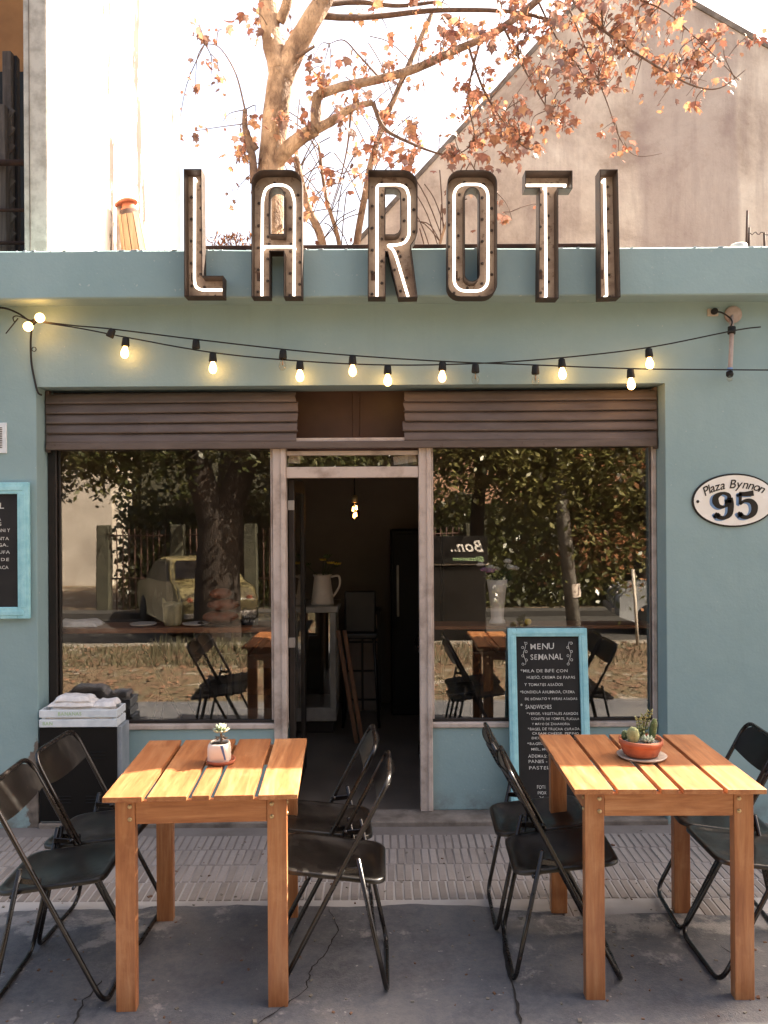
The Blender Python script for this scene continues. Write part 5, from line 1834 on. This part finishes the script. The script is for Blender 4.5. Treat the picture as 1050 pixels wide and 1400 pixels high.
# leaning boards, box chair, pale stand-in for the lit back window, fridge
for i, (pa, pb2, nm) in enumerate((((488, 1018), (462, 862), 'brown timber plank leaning beside the display counter, steeper of the two'), ((496, 1018), (471, 862), 'brown timber plank leaning beside the display counter, next to the steeper one'))):
    a, b = P(*pa, 6.62), P(*pb2, 6.78)
    k_ = (a.z - ZS) / (b.z - a.z)
    a = a - (b - a) * k_
    m = MB(); m.beam(a, b, .032, .02, Vector((0, 1, 0))); tag(m.build('leaning_plank', 'board_wood', None, bevel=.002), nm, 'plank')
hc = thing('tall_stool', 'dark high backed bar stool standing in the doorway gloom', 'stool', (P(493, 860, 7.2).x, 7.2, ZS))
c = P(493, 838, 7.2)
m = MB(); m.box(c.x - .13, 7.05, c.z - .15, c.x + .13, 7.09, c.z + .20); m.build('backrest', 'stall_black', hc, bevel=.02, seg=3)
m = MB(); m.box(c.x - .14, 7.05, c.z - .20, c.x + .14, 7.36, c.z - .15); m.build('seat', 'stall_black', hc, bevel=.015, seg=2)
for sx_ in (-1, 1):
    for yy in (7.08, 7.32):
        m = MB(); m.tube([(c.x + sx_ * .11, yy, c.z - .19), (c.x + sx_ * .15, yy, ZS)], .012, 8); m.build('leg', 'stall_black', hc)
wc = thing('back_window_panes', 'dark box with pale panels standing in for lit window panes at the back of the cafe', 'window panes', (P(497, 900, 7.9).x, 7.9, ZS))
a, b = P(474, 985, 7.7), P(517, 838, 7.7)
m = MB(); m.box(a.x - .02, 7.7, ZS, b.x + .02, 7.99, b.z + .02); m.build('carcass', 'frame_dark', wc)
for i in range(2):
    for j in range(4):
        x0_ = a.x + (b.x - a.x) * i / 2 + .01; z0_ = b.z - .26 * (j + 1) + .01
        m = MB(); m.box(x0_, 7.69, z0_, x0_ + (b.x - a.x) / 2 - .02, 7.702, z0_ + .24); m.build('panel', 'pane_pale', wc, bevel=.004)  # pale colour stands in for the lit panes of a back window
fr_ = thing('fridge', 'tall dark fridge standing at the back of the cafe', 'fridge', (P(556, 900, 7.6).x, 7.6, ZS))
a, b = P(534, 725, 7.5), P(590, 725, 7.5)
m = MB(); m.box(a.x, 7.5, ZS, b.x + .1, 7.98, a.z); m.build('fridge_body', 'cabinet_black', fr_, bevel=.01)
m = MB(); m.box(a.x + .02, 7.485, ZS + .1, b.x + .08, 7.5, a.z - .03); m.build('fridge_door', 'cabinet_black', fr_, bevel=.006)
m = MB(); m.box(a.x + .05, 7.455, .9, a.x + .07, 7.486, 1.35); m.build('handle', 'case_grey', fr_, bevel=.004)

# ------------------------------------------------------------------ plane tree behind the roof
def leaf_shape(s):
    """five-lobed plane leaf, slightly cupped, base at the origin"""
    out = [(0, -.06), (.30, -.02), (.62, .16), (.44, .30), (.66, .62), (.34, .56), (.16, .70), (0, 1.02), (-.16, .70), (-.34, .56), (-.66, .62), (-.44, .30), (-.62, .16), (-.30, -.02)]
    vs = [Vector((0, .30, .0))] + [Vector((x, y, .16 * (x * x + (y - .3) ** 2))) for x, y in out]
    n = len(out)
    return [v * s for v in vs], [(0, i + 1, (i + 1) % n + 1) for i in range(n)]
LV, LF = leaf_shape(1.0)
LM = []
for nm in ('leaf_rust', 'leaf_brown', 'leaf_tan'):
    m = MB(); m.add(LV, LF, 0, True); LM.append(m.mesh('leaf', [M[nm]]))
tree = thing('plane_tree', 'autumn plane tree with mottled trunk and rusty brown leaves behind the roof', 'tree', (P(372, 345, 9.2).x, 9.2, -.16))
YT_ = 9.2
def tp_(pts): return [P(x, y, YT_ + d) for x, y, d in pts]
LIMBS = [  # (px, py, depth offset), start radius, end radius
 ([(368, 420, 0), (369, 340, 0), (370, 240, 0), (378, 150, 0), (384, 100, 0)], .185, .165),
 ([(384, 100, 0), (372, 55, .05), (366, 0, .1), (362, -60, .1)], .150, .11),
 ([(382, 30, .05), (392, 5, .0), (398, -40, -.1)], .07, .06),
 ([(384, 110, 0), (402, 70, 0), (424, 30, -.05), (442, 0, -.05), (470, -60, -.1)], .150, .11),
 ([(434, 20, 0), (470, 24, .1), (520, 22, .3), (600, 14, .4), (700, 16, .5), (760, 30, .5)], .05, .022),
 ([(442, 6, 0), (490, 3, .2), (545, 8, .2), (600, 2, .3)], .04, .02),
 ([(369, 232, 0), (392, 205, -.1), (412, 188, -.15), (432, 176, -.2)], .105, .085),
 ([(432, 178, -.2), (432, 150, -.2), (434, 128, -.2)], .08, .06),
 ([(434, 130, -.2), (470, 118, -.15), (520, 108, 0), (570, 93, .1), (620, 70, .2), (680, 42, .3), (735, 0, .4), (760, -30, .4)], .062, .045),
 ([(432, 176, -.2), (455, 165, -.2), (480, 148, -.25), (510, 140, -.25)], .07, .035),
 ([(396, 84, 0), (412, 74, -.1), (430, 63, -.15)], .035, .018),
 ([(350, 205, -.2), (336, 180, -.25), (335, 150, -.25)], .05, .03),
 ([(347, 250, -.2), (345, 215, -.2), (336, 178, -.25)], .055, .045),
 ([(760, -30, .4), (800, 20, .1), (850, 60, -.1), (905, 95, -.2), (950, 118, -.2), (985, 120, -.2), (1020, 95, -.2)], .022, .005),
 ([(760, -30, .4), (790, 40, .2), (810, 90, 0), (830, 140, 0), (848, 190, 0), (870, 213, 0), (905, 210, 0)], .014, .003),
 ([(735, 0, .4), (760, 50, .3), (790, 90, .2), (800, 110, .2)], .016, .006),
 ([(740, -10, .4), (820, -10, .2), (900, 10, .1), (960, 60, 0), (1010, 110, 0)], .016, .005),
 ([(640, 62, .2), (660, 120, .1), (690, 170, 0), (715, 200, -.1), (735, 205, -.1)], .02, .006),
 ([(690, 40, .3), (720, 100, .2), (750, 150, .1), (772, 175, .1)], .018, .006),
 ([(655, 60, .2), (640, 130, .1), (648, 190, 0), (620, 215, -.1)], .018, .006),
 ([(510, 140, -.25), (525, 175, -.2), (560, 195, -.1), (600, 210, -.1), (640, 215, 0)], .03, .008),
 ([(480, 148, -.25), (475, 200, -.2), (465, 245, -.2), (452, 285, -.2)], .015, .005),
 ([(335, 150, -.25), (322, 100, -.3), (300, 65, -.3), (280, 60, -.3)], .012, .004),
 ([(560, 96, .1), (540, 130, .1), (522, 160, .1), (512, 200, .1)], .012, .005),
 ([(520, 108, 0), (490, 75, .1), (470, 55, .1), (450, 60, .1)], .015, .005),
 ([(640, 215, 0), (655, 240, 0), (690, 275, 0), (700, 300, 0)], .01, .003),
]
trunk, brs = MB(), MB()
BP = []                                    # points twigs may start from
for i, (pts, r0, r1) in enumerate(LIMBS):
    r0, r1 = r0 * .82, r1 * .82
    cv = smooth_curve(tp_(pts), 6)
    if i == 0:
        cv = [Vector((cv[0].x - .02, YT_, -.2)), Vector((cv[0].x - .01, YT_, 1.2))] + cv
    k = len(cv)
    rad = []
    for j in range(k):
        t_ = j / (k - 1)
        rad.append((r0 * (1 - t_) + r1 * t_) * (1 + rng.uniform(-.05, .05)) * (1.35 if i == 0 and j == 0 else 1))
    (trunk if r0 > .05 else brs).tube(cv, rad, 14 if r0 > .05 else 7)
    if i not in (0,):
        BP += cv[len(cv) // 4:]
trunk.build('trunk', 'bark', tree)
brs.build('branches', 'twig', tree)
CLU = [ # px, py, spread x, spread y, leaves
 (700, 30, 45, 24, 85), (765, 45, 45, 34, 150), (835, 35, 48, 32, 170), (900, 62, 45, 28, 120), (955, 95, 30, 22, 62), (880, 95, 38, 18, 62), (790, 92, 34, 20, 85), (727, 85, 26, 26, 58),
 (1008, 108, 14, 10, 12), (985, 40, 40, 18, 12), (870, -15, 70, 18, 70), (740, -12, 70, 18, 60),
 (700, 170, 26, 30, 85), (664, 182, 24, 28, 70), (735, 150, 26, 22, 50), (772, 168, 16, 16, 16), (640, 140, 14, 34, 28), (618, 210, 24, 12, 42), (692, 205, 24, 14, 40),
 (842, 150, 10, 20, 16), (853, 200, 9, 10, 9), (915, 125, 24, 10, 22), (870, 212, 14, 8, 4),
 (548, 190, 22, 22, 55), (515, 150, 24, 30, 60), (505, 215, 18, 16, 26), (468, 105, 28, 18, 46), (435, 92, 22, 14, 38), (470, 165, 24, 26, 52), (425, 125, 16, 18, 26),
 (560, 220, 18, 10, 26), (590, 170, 18, 18, 6), (565, 125, 22, 26, 8),
 (352, 185, 20, 20, 40), (388, 160, 20, 26, 44), (345, 225, 16, 16, 26), (378, 205, 16, 20, 22), (318, 205, 12, 10, 12), (372, 35, 22, 16, 22), (330, 18, 16, 12, 10),
 (294, 92, 16, 14, 18), (296, 48, 20, 18, 16), (272, 140, 22, 26, 7), (285, 185, 22, 14, 10), (255, 60, 20, 30, 6), (312, 165, 16, 16, 6),
 (500, 12, 40, 12, 24), (570, 26, 36, 16, 34), (630, 22, 30, 18, 34), (645, 80, 22, 20, 30), (600, 60, 30, 22, 14), (530, 60, 40, 20, 8), (660, 120, 16, 14, 16),
 (445, 245, 14, 22, 18), (432, 270, 16, 10, 8), (390, 280, 8, 22, 7), (470, 250, 14, 14, 7), (345, 290, 26, 18, 10), (300, 255, 20, 12, 5), (703, 292, 8, 16, 7), (765, 292, 4, 5, 1), (683, 270, 6, 8, 2), (480, 220, 30, 16, 18), (535, 250, 12, 12, 6),
]
twigs = MB()
leaves = []
bpa = [b for b in BP]
for (cx_, cy_, sx_, sy_, n_) in CLU:
    if cx_ > 600 and n_ > 20:
        n_ = int(n_ * 1.2)
    dep = rng.uniform(-.25, .25)
    ctr_ = P(cx_, cy_, YT_ + dep)
    near_ = min(bpa, key=lambda b: (b - ctr_).length)
    ntw = max(1, n_ // 7)
    tips = []
    for k in range(ntw):
        e = P(cx_ + rng.gauss(0, sx_), cy_ + rng.gauss(0, sy_), YT_ + dep + rng.uniform(-.5, .5))
        st_ = near_ if k == 0 or not tips else rng.choice(tips)
        cand = min(bpa, key=lambda b: (b - e).length)
        if (cand - e).length < (st_ - e).length:
            st_ = cand
        if (st_ - e).length > 1.5:
            tips.append(e)
            continue
        midp = (st_ + e) / 2 + Vector((rng.uniform(-.06, .06), rng.uniform(-.05, .05), rng.uniform(.0, .10)))
        cv = smooth_curve([st_, midp, e], 4)
        twigs.tube(cv, [.0065 * (1 - .6 * j / (len(cv) - 1)) for j in range(len(cv))], 4, cap=False)
        tips += cv[3:]
        tips.append(e)
    for k in range(n_):
        b_ = rng.choice(tips)
        base = b_ + Vector((rng.gauss(0, .05), rng.gauss(0, .05), rng.gauss(-.02, .05)))
        s = rng.choice((.04, .05, .06, .07, .08, .095, .115)) * rng.uniform(.8, 1.15)
        rot = Matrix.Rotation(rng.uniform(0, 6.283), 3, 'Z') @ Matrix.Rotation(R(rng.gauss(-105, 38)), 3, 'X') @ Matrix.Rotation(rng.uniform(-.8, .8), 3, 'Y')
        leaves.append((base, s, rot, rng.choices((0, 1, 2), (4, 3, 3))[0]))
tag(twigs.build('twigs', 'twig', tree), kind='stuff')
leaves.sort(key=lambda l: -l[1])
inview = [l for l in leaves if l[0].z < P(500, 0, YT_).z]
single = inview[:300]
ids = set(id(l) for l in single)
crown = MB()
for l in leaves:
    base, s, rot, mi = l
    if id(l) in ids:
        o = link('leaf', LM[mi], tree)
        o.matrix_parent_inverse = Matrix.Translation(-tree.location)
        o.location = base
        o.rotation_euler = rot.to_euler()
        o.scale = (s * rng.uniform(.6, 1.05), s, s * rng.uniform(.5, 3.2))
    else:
        ku, kc = rng.uniform(.55, 1.05), rng.uniform(.5, 3.2)
        crown.add([base + rot @ Vector((v.x * s * ku, v.y * s, v.z * s * kc)) for v in LV], LF, mi, True)
tag(crown.build('crown', ['leaf_rust', 'leaf_brown', 'leaf_tan'], tree), kind='stuff')
# slender bare stems behind the sign
STEMS = [([(452, 420), (440, 330), (420, 280), (404, 215)], .07, .05, 'slender pale bare stem leaning left between the A and the R of the sign'),
         ([(470, 420), (464, 335), (446, 270), (436, 200)], .045, .02, 'thin bare sapling stem between the A and the R, behind the leaning pair'),
         ([(478, 420), (488, 330), (500, 262), (512, 205), (545, 120), (590, 20)], .06, .035, 'slender bare stem leaning right just beside the R of the sign'),
         ([(590, 420), (612, 330), (606, 360), (618, 300), (640, 250)], .03, .012, 'thin bare twiggy stem rising between the R and the O of the sign')]
for pts, r0, r1, lb in STEMS:
    if len(pts) == 5:
        pts = [(588, 420), (600, 340), (612, 300), (622, 268)]
    cv = smooth_curve([P(x, y, 10.4) for x, y in pts], 6)
    cv = [Vector((cv[0].x, 10.4, -.2))] + cv
    t = thing('bare_sapling', lb, 'tree', (cv[0].x, 10.4, -.16), 'bare stems behind the sign')
    m = MB(); m.tube(cv, [r0 * .8 + (r1 - r0) * .8 * i / (len(cv) - 1) for i in range(len(cv))], 8); m.build('trunk', 'bark', t)
    m = MB()
    for k in range(16):
        b_ = rng.choice(cv[3:])
        e = b_ + Vector((rng.uniform(-.5, .5), rng.uniform(-.3, .3), rng.uniform(.2, .8)))
        m.tube(smooth_curve([b_, (b_ + e) / 2 + Vector((0, 0, .08)), e], 3), .007, 4, cap=False)
    tag(m.build('twigs', 'twig', t), kind='stuff')
    m = MB()
    for k in range(14):
        b_ = rng.choice(cv[4:]) + Vector((rng.gauss(0, .2), rng.gauss(0, .15), rng.gauss(.1, .2)))
        rot = Matrix.Rotation(rng.uniform(0, 6.283), 3, 'Z') @ Matrix.Rotation(R(rng.gauss(-105, 38)), 3, 'X')
        s = rng.uniform(.06, .10)
        m.add([b_ + rot @ (v * s) for v in LV], LF, rng.randrange(3), True)
    m.build('crown', ['leaf_rust', 'leaf_brown', 'leaf_tan'], t)
bh = thing('roof_shrub', 'yellow green shrub tips showing behind the parapet beside the L', 'shrub', (P(320, 330, 9.9).x, 9.9, -.16))
m = MB(); m.tube([(P(320, 330, 9.9).x, 9.9, -.2), P(318, 345, 9.9)], .04, 8); m.build('stem', 'twig', bh)
m = MB()
for k in range(170):
    p = P(rng.gauss(318, 14), 330 + abs(rng.gauss(0, 1)) * 22 - 6, 9.9 + rng.uniform(-.2, .2))
    petal(m, p, (rng.uniform(-1, 1), rng.uniform(-1, 1), rng.uniform(0, 1)), .09, .012)
m.build('foliage', 'leaf_tan', bh)

# ------------------------------------------------------------------ across the street (seen mirrored in the glass)
def street_tree(name, label, x, y, trunk_pts, blobs, n, mats, size, seed):
    r_ = random.Random(seed)
    t = thing(name, label, 'tree', (x, y, -.62), 'street trees facing the cafe')
    m = MB()
    base = Vector((x, y, 0))
    for pts, a, b in trunk_pts:
        cv = smooth_curve([base + Vector(p) for p in pts], 5)
        m.tube(cv, [a + (b - a) * i / (len(cv) - 1) for i in range(len(cv))], 10)
    m.build('trunk', 'dark_bark', t)
    m = MB()
    for (bx2, by2, bz2, rx, ry, rz, w_) in blobs:
        for clump in range(int(n * w_ / 26)):
            c_ = base + Vector((bx2 + r_.gauss(0, rx * .55), by2 + r_.gauss(0, ry * .55), bz2 + r_.gauss(0, rz * .55)))
            dirn = Vector((r_.uniform(-1, 1), r_.uniform(-1, 1), r_.uniform(-1.2, .2))).normalized()
            for k in range(26):
                p = c_ + dirn * r_.uniform(0, .5) + Vector((r_.gauss(0, .10), r_.gauss(0, .10), r_.gauss(0, .10)))
                d_ = Vector((r_.uniform(-1, 1), r_.uniform(-1, 1), r_.uniform(-1, .4))).normalized()
                s_ = d_.cross(Vector((r_.uniform(-1, 1), r_.uniform(-1, 1), 1))).normalized()
                l_ = size * r_.uniform(.6, 1.3)
                m.add([p, p + d_ * l_ * .5 + s_ * l_ * .26, p + d_ * l_, p + d_ * l_ * .5 - s_ * l_ * .26], [(0, 1, 2, 3)], r_.randrange(len(mats)))
    tag(m.build('crown', mats, t), kind='stuff')
    return t
street_tree('street_tree', 'large dark forked street tree on the far verge beside the yellow car', -2.35, -1.9,
    [([(0, 0, -.7), (0, 0, .9), (.05, 0, 1.7)], .36, .28), ([(0, 0, 1.5), (-.30, 0, 2.6), (-.7, -.2, 4.6)], .24, .12), ([(.05, 0, 1.5), (.42, -.1, 2.6), (1.0, -.3, 4.4)], .24, .12)],
    [(-1.2, -.6, 3.9, 1.3, 1.2, 1.0, .8), (1.25, -.3, 3.2, .8, .9, .75, 1.8), (1.5, .2, 2.55, .45, .5, .45, 1.0), (-1.5, .2, 2.9, .6, .6, .5, .7), (-2.3, -.1, 3.2, .7, .6, .8, 1.1), (0, -1, 5.4, 2.6, 2.0, 1.0, 1.6), (-.6, .1, 2.9, .6, .5, .35, .25)], 5200, ['leaf_green', 'leaf_dark'], .11, 31)
street_tree('street_tree', 'leafy street tree hanging low over the kerb near the leaning pole', 1.5, -2.3,
    [([(0, -.6, -.7), (.0, -.6, 1.5), (.1, -.6, 2.6)], .13, .09), ([(.1, -.6, 2.5), (.7, -.5, 4.2)], .08, .05)],
    [(.2, 0, 3.0, 1.1, .9, .65, 2.0), (1.2, 0, 2.55, .9, .7, .55, 1.8), (-.7, 0, 3.4, .7, .8, .6, .7), (2.1, -.4, 1.7, .4, .4, .4, .45), (.5, -.8, 5.2, 2.6, 2.0, 1.0, 1.6)], 5200, ['leaf_green', 'leaf_green', 'leaf_dark'], .11, 32)
street_tree('street_tree', 'thin twisted street tree with golden leaves beside the silver car', 4.1, -2.2,
    [([(0, 0, -.7), (-.05, 0, 1.0), (-.25, 0, 2.0), (-.5, 0, 3.4)], .14, .07), ([(-.15, 0, 1.5), (.35, 0, 2.7), (.5, 0, 3.6)], .07, .04)],
    [(-.5, 0, 3.2, .9, .8, .7, 1.0), (.4, 0, 2.5, .6, .6, .5, .5), (-.9, .1, 1.35, .6, .4, .3, .4), (.6, -.8, 5.2, 2.6, 2.0, 1.0, 1.5)], 4200, ['leaf_green', 'leaf_tan', 'leaf_dark'], .11, 33)
street_tree('street_tree', 'dark dense tree in the park behind the parked cars', -3.6, -10.0,
    [([(0, 0, -.7), (0, 0, 2.0), (.2, 0, 4.0)], .4, .25)],
    [(0, 0, 5, 2.6, 2, 1.8, 1.5), (2.5, 0, 4.2, 2, 1.6, 1.6, 1.0)], 5200, ['leaf_dark'], .2, 34)
street_tree('street_tree', 'tall dark tree behind the black stall across the street', .2, -10.5,
    [([(0, 0, -.7), (0, 0, 2.2), (-.2, 0, 4.5)], .4, .25)],
    [(0, 0, 5.5, 2.6, 2, 2.0, 1.5), (-2.6, 0, 4.6, 2, 1.6, 1.8, 1.0)], 5200, ['leaf_dark'], .2, 35)
street_tree('street_tree', 'broad dark tree at the far end of the park', 6.5, -10.5,
    [([(0, 0, -.7), (0, 0, 2.2), (-.2, 0, 4.5)], .4, .25)],
    [(0, 0, 5.5, 2.8, 2, 1.8, 1.5), (2.6, 0, 4.8, 2, 1.6, 1.6, 1.0)], 4600, ['leaf_dark', 'leaf_green'], .2, 36)
hd = thing('hedge', 'tall dark clipped hedge behind the park railings', 'hedge', (0, -10.6, -.66))
m = MB(); m.box(-6.3, -11.2, -.66, 9, -10.9, 1.9); m.build('hedge_core', 'leaf_dark', hd)
m = MB()
r_ = random.Random(77)
for _ in range(15000):
    p = Vector((r_.uniform(-6.5, 9), -10.75 + r_.gauss(0, .16), r_.uniform(-.6, 2.3 + .35 * math.sin(r_.uniform(0, 6)))))
    d_ = Vector((r_.uniform(-1, 1), r_.uniform(-1, 1), r_.uniform(-1, 1))).normalized()
    s_ = d_.cross(Vector((r_.uniform(-1, 1), 1, r_.uniform(-1, 1)))).normalized()
    l_ = r_.uniform(.10, .22)
    m.add([p, p + d_ * l_ * .5 + s_ * l_ * .28, p + d_ * l_, p + d_ * l_ * .5 - s_ * l_ * .28], [(0, 1, 2, 3)])
tag(m.build('foliage', 'leaf_dark', hd), kind='stuff')
# leaning pole with a sticker band
pl = thing('street_pole', 'leaning grey metal street pole with a white sticker band', 'pole', (2.81, -1.75, -.63))
m = MB(); m.tube([(2.81, -1.75, -.65), (2.55, -1.75, 2.2), (2.1, -1.75, 6.5)], [.10, .095, .085], 14); m.build('pole_shaft', 'pole_grey', pl)
m = MB(); m.tube([(2.74, -1.75, .55), (2.722, -1.75, .74)], .103, 14, cap=False); m.build('sticker_band', 'flag_paper', pl)
for i, (x, lb) in enumerate(((3.42, 'thin white post on the verge nearer the leaning pole'), (3.72, 'thin white post on the verge nearer the silver car'))):
    m = MB(); m.tube([(x, -1.0, -.1), (x - .06, -1.0, 1.0)], .022, 8); tag(m.build('verge_post', 'house_white'), lb, 'post')
# cars
def make_car(name, label, paint, loc, rz, round_=False):
    t = thing(name, label, 'car', loc, 'cars parked across the street', keep_world=False)
    L_, W_c = 3.7, 1.55
    side = [(-1.85, .38), (-1.85, .70), (-1.70, .86), (-1.05, .95), (-.62, 1.36), (-.2, 1.45), (.55, 1.43), (1.12, 1.05), (1.62, .95), (1.84, .72), (1.85, .38), (1.55, .26), (-1.55, .26)]
    n = len(side)
    m = MB()
    secs = [(-.5, .93, .10), (-.47, 1.0, .03), (-.3, 1.0, 0), (.3, 1.0, 0), (.47, 1.0, .03), (.5, .93, .10)]
    vs, fs = [], []
    for yy, sc, _ in secs:
        for x, z in side:
            tum = 1.0 if z < .97 else 1.0 - .16 * (z - .97) / .48
            vs.append((x * (sc if z < 1 else sc * .97), yy * W_c * tum, .3 + (z - .3) * (sc if abs(yy) > .48 else 1)))
    for i in range(len(secs) - 1):
        for j in range(n):
            fs.append((i * n + j, i * n + (j + 1) % n, (i + 1) * n + (j + 1) % n, (i + 1) * n + j))
    fs += [tuple(range(n)), tuple((len(secs) - 1) * n + j for j in range(n - 1, -1, -1))]
    m.add(vs, fs)
    m.build('body', paint, t, bevel=.05, seg=2, smooth_all=True)
    for s in (-1, 1):
        for nm, pts in (('side_window', [(-.92, .99), (-.55, 1.32), (-.05, 1.37), (-.05, .99)]), ('side_window', [(.0, .99), (.0, 1.37), (.50, 1.36), (.92, 1.03)])):
            m = MB()
            pp2 = [(x, s * (W_c / 2 * (1 - .16 * max(0, z - .97) / .48) + .004), z) for x, z in pts]
            m.add(pp2 + [(x, y_ - s * .03, z) for x, y_, z in pp2], [(0, 1, 2, 3), (7, 6, 5, 4), (0, 4, 5, 1), (1, 5, 6, 2), (2, 6, 7, 3), (3, 7, 4, 0)]); m.build(nm, 'window_dark', t)
        for xw in (-1.18, 1.18):
            m = MB(); m.lathe([(.20, -.10), (.29, -.09), (.30, 0), (.29, .09), (.20, .10)], 20, (xw, s * (W_c / 2 - .08), .30), axis=(0, s, 0)); wh = m.build('wheel', 'rubber', t)
            m = MB(); m.lathe([(.19, .085), (.17, .10), (.06, .09), (0, .10)], 14, (xw, s * (W_c / 2 - .08), .30), axis=(0, s, 0)); m.build('rim', 'case_grey', wh)
        m = MB(); m.ball((-1.78, s * .55, .70), .10, 12, 8, sq=(.5, 1, 1)); m.build('headlight', 'ceramic', t)
        m = MB(); m.ball((1.80, s * .58, .72), .08, 10, 8, sq=(.4, 1, 1)); m.build('tail_light', 'terracotta', t)
    for x0_, z0_, x1_, z1_, nm in ((-1.00, .99, -.66, 1.33, 'windscreen'), (1.06, 1.07, .62, 1.38, 'rear_window')):
        m = MB(); w0, w1 = .64, .54
        dn = Vector((-.03 if x0_ < 0 else .03, 0, .03))
        a_ = [Vector((x0_, -w0, z0_)), Vector((x0_, w0, z0_)), Vector((x1_, w1, z1_)), Vector((x1_, -w1, z1_))]
        m.add([v + dn for v in a_] + [v - dn for v in a_], [(0, 1, 2, 3), (7, 6, 5, 4), (0, 4, 5, 1), (1, 5, 6, 2), (2, 6, 7, 3), (3, 7, 4, 0)]); m.build(nm, 'window_dark', t)
    for x, nm in ((-1.88, 'front_bumper'), (1.86, 'rear_bumper')):
        m = MB(); m.box(x - .04, -.70, .40, x + .06, .70, .50); m.build(nm, 'case_grey', t, bevel=.02, seg=2)
    t.rotation_euler = (0, 0, R(rz))
    return t
make_car('parked_car', 'rounded yellow car parked across the street by the big tree', 'car_yellow', (-3.9, -7.4, -.626), 62)
make_car('parked_car', 'silver car parked across the street beyond the white posts', 'car_silver', (6.4, -6.4, -.626), 8)
# black stall
stl = thing('street_stall', 'black street stall with a white lettered banner across the street', 'stall', (1.1, -1.95, -.63))
m = MB(); m.box(.72, -2.35, -.63, 1.48, -1.64, 1.02); m.build('stall_body', 'stall_black', stl, bevel=.02)
m = MB(); m.box(.68, -2.40, 1.02, 1.52, -1.60, 1.045); m.build('counter_top', 'house_white', stl, bevel=.006)
m = MB(); m.box(.70, -1.63, 1.046, 1.50, -1.58, 1.43); bn = m.build('banner', 'stall_black', stl, bevel=.006)
m = MB(); text(m, 'Bon..', (1.45, -1.576, 1.22), (-1, 0, 0), (0, 0, 1), .21, weight=.02, shear=.35); m.build('lettering', 'chalk', bn)
m = MB(); text(m, '@lacanteen', (1.45, -1.576, 1.09), (-1, 0, 0), (0, 0, 1), .085, shear=.2); m.build('lettering', 'faint_green', bn)
# houses beyond the park
def house(name, label, x0, x1, y, h, wall, wins, doorx=None):
    t = thing(name, label, 'building', ((x0 + x1) / 2, y, -.66), 'houses beyond the park')
    m = MB(); m.box(x0, y - 7, -.66, x1, y, h); m.build('wall', wall, t)
    m = MB(); m.box(x0 - .3, y - 7.3, h, x1 + .3, y + .3, h + .25); m.build('roof', 'house_roof', t, bevel=.03)
    for (wx, wz, ww, wh, arch) in wins:
        out = [(wx - ww / 2, wz), (wx + ww / 2, wz), (wx + ww / 2, wz + wh)]
        if arch:
            out += [(wx + ww / 2 * math.cos(a * math.pi / 8), wz + wh + ww / 4 * math.sin(a * math.pi / 8)) for a in range(1, 8)]
        out.append((wx - ww / 2, wz + wh))
        m = MB(); m.prism(out, y - .05, y + .02); wo_ = m.build('window', 'window_dark', t)
        m = MB(); m.box(wx - ww / 2 - .08, y + .001, wz - .1, wx + ww / 2 + .08, y + .10, wz - .001); m.build('sill', 'kerb_stone', wo_)
    return t
house('white_house', 'white two storey house with arched openings beyond the park', -17, -8.6, -17, 6.5, 'house_white', [(-15.2 + i * 2.1, z, 1.5, 1.2, True) for i in range(3) for z in (.4, 3.2)])
house('pink_house', 'salmon pink house behind the street trees', 1.2, 9.5, -15, 6.0, 'house_pink', [(2.6 + i * 2.1, z, 1.0, 1.4, False) for i in range(3) for z in (.8, 3.5)])
house('ivy_house', 'dull ivy coloured low house behind the forked tree', -8.2, .6, -19, 4.6, 'ivy_wall', [(-6.6 + i * 2.0, .9, .9, 1.3, False) for i in range(3)])
fn = thing('park_fence', 'dark iron railing fence between stone pillars along the park', 'fence', (-4, -9.4, -.66))
for i in range(6):
    x = -6.4 + i * 1.7
    m = MB(); m.box(x - .15, -9.55, -.67, x + .15, -9.25, 1.45); m.build('pillar', 'ivy_wall', fn, bevel=.02)
    if i < 5:
        for k in range(1, 10):
            m = MB(); xx = x + .15 + k * 1.4 / 10; m.tube([(xx, -9.4, -.64), (xx, -9.4, 1.35)], .016, 5); m.build('bar', 'rust_iron', fn)
        for z in (.2, 1.2):
            m = MB(); m.tube([(x + .14, -9.4, z), (x + 1.56, -9.4, z)], .02, 5); m.build('rail', 'rust_iron', fn)
bpy.data.objects.remove(_fo)
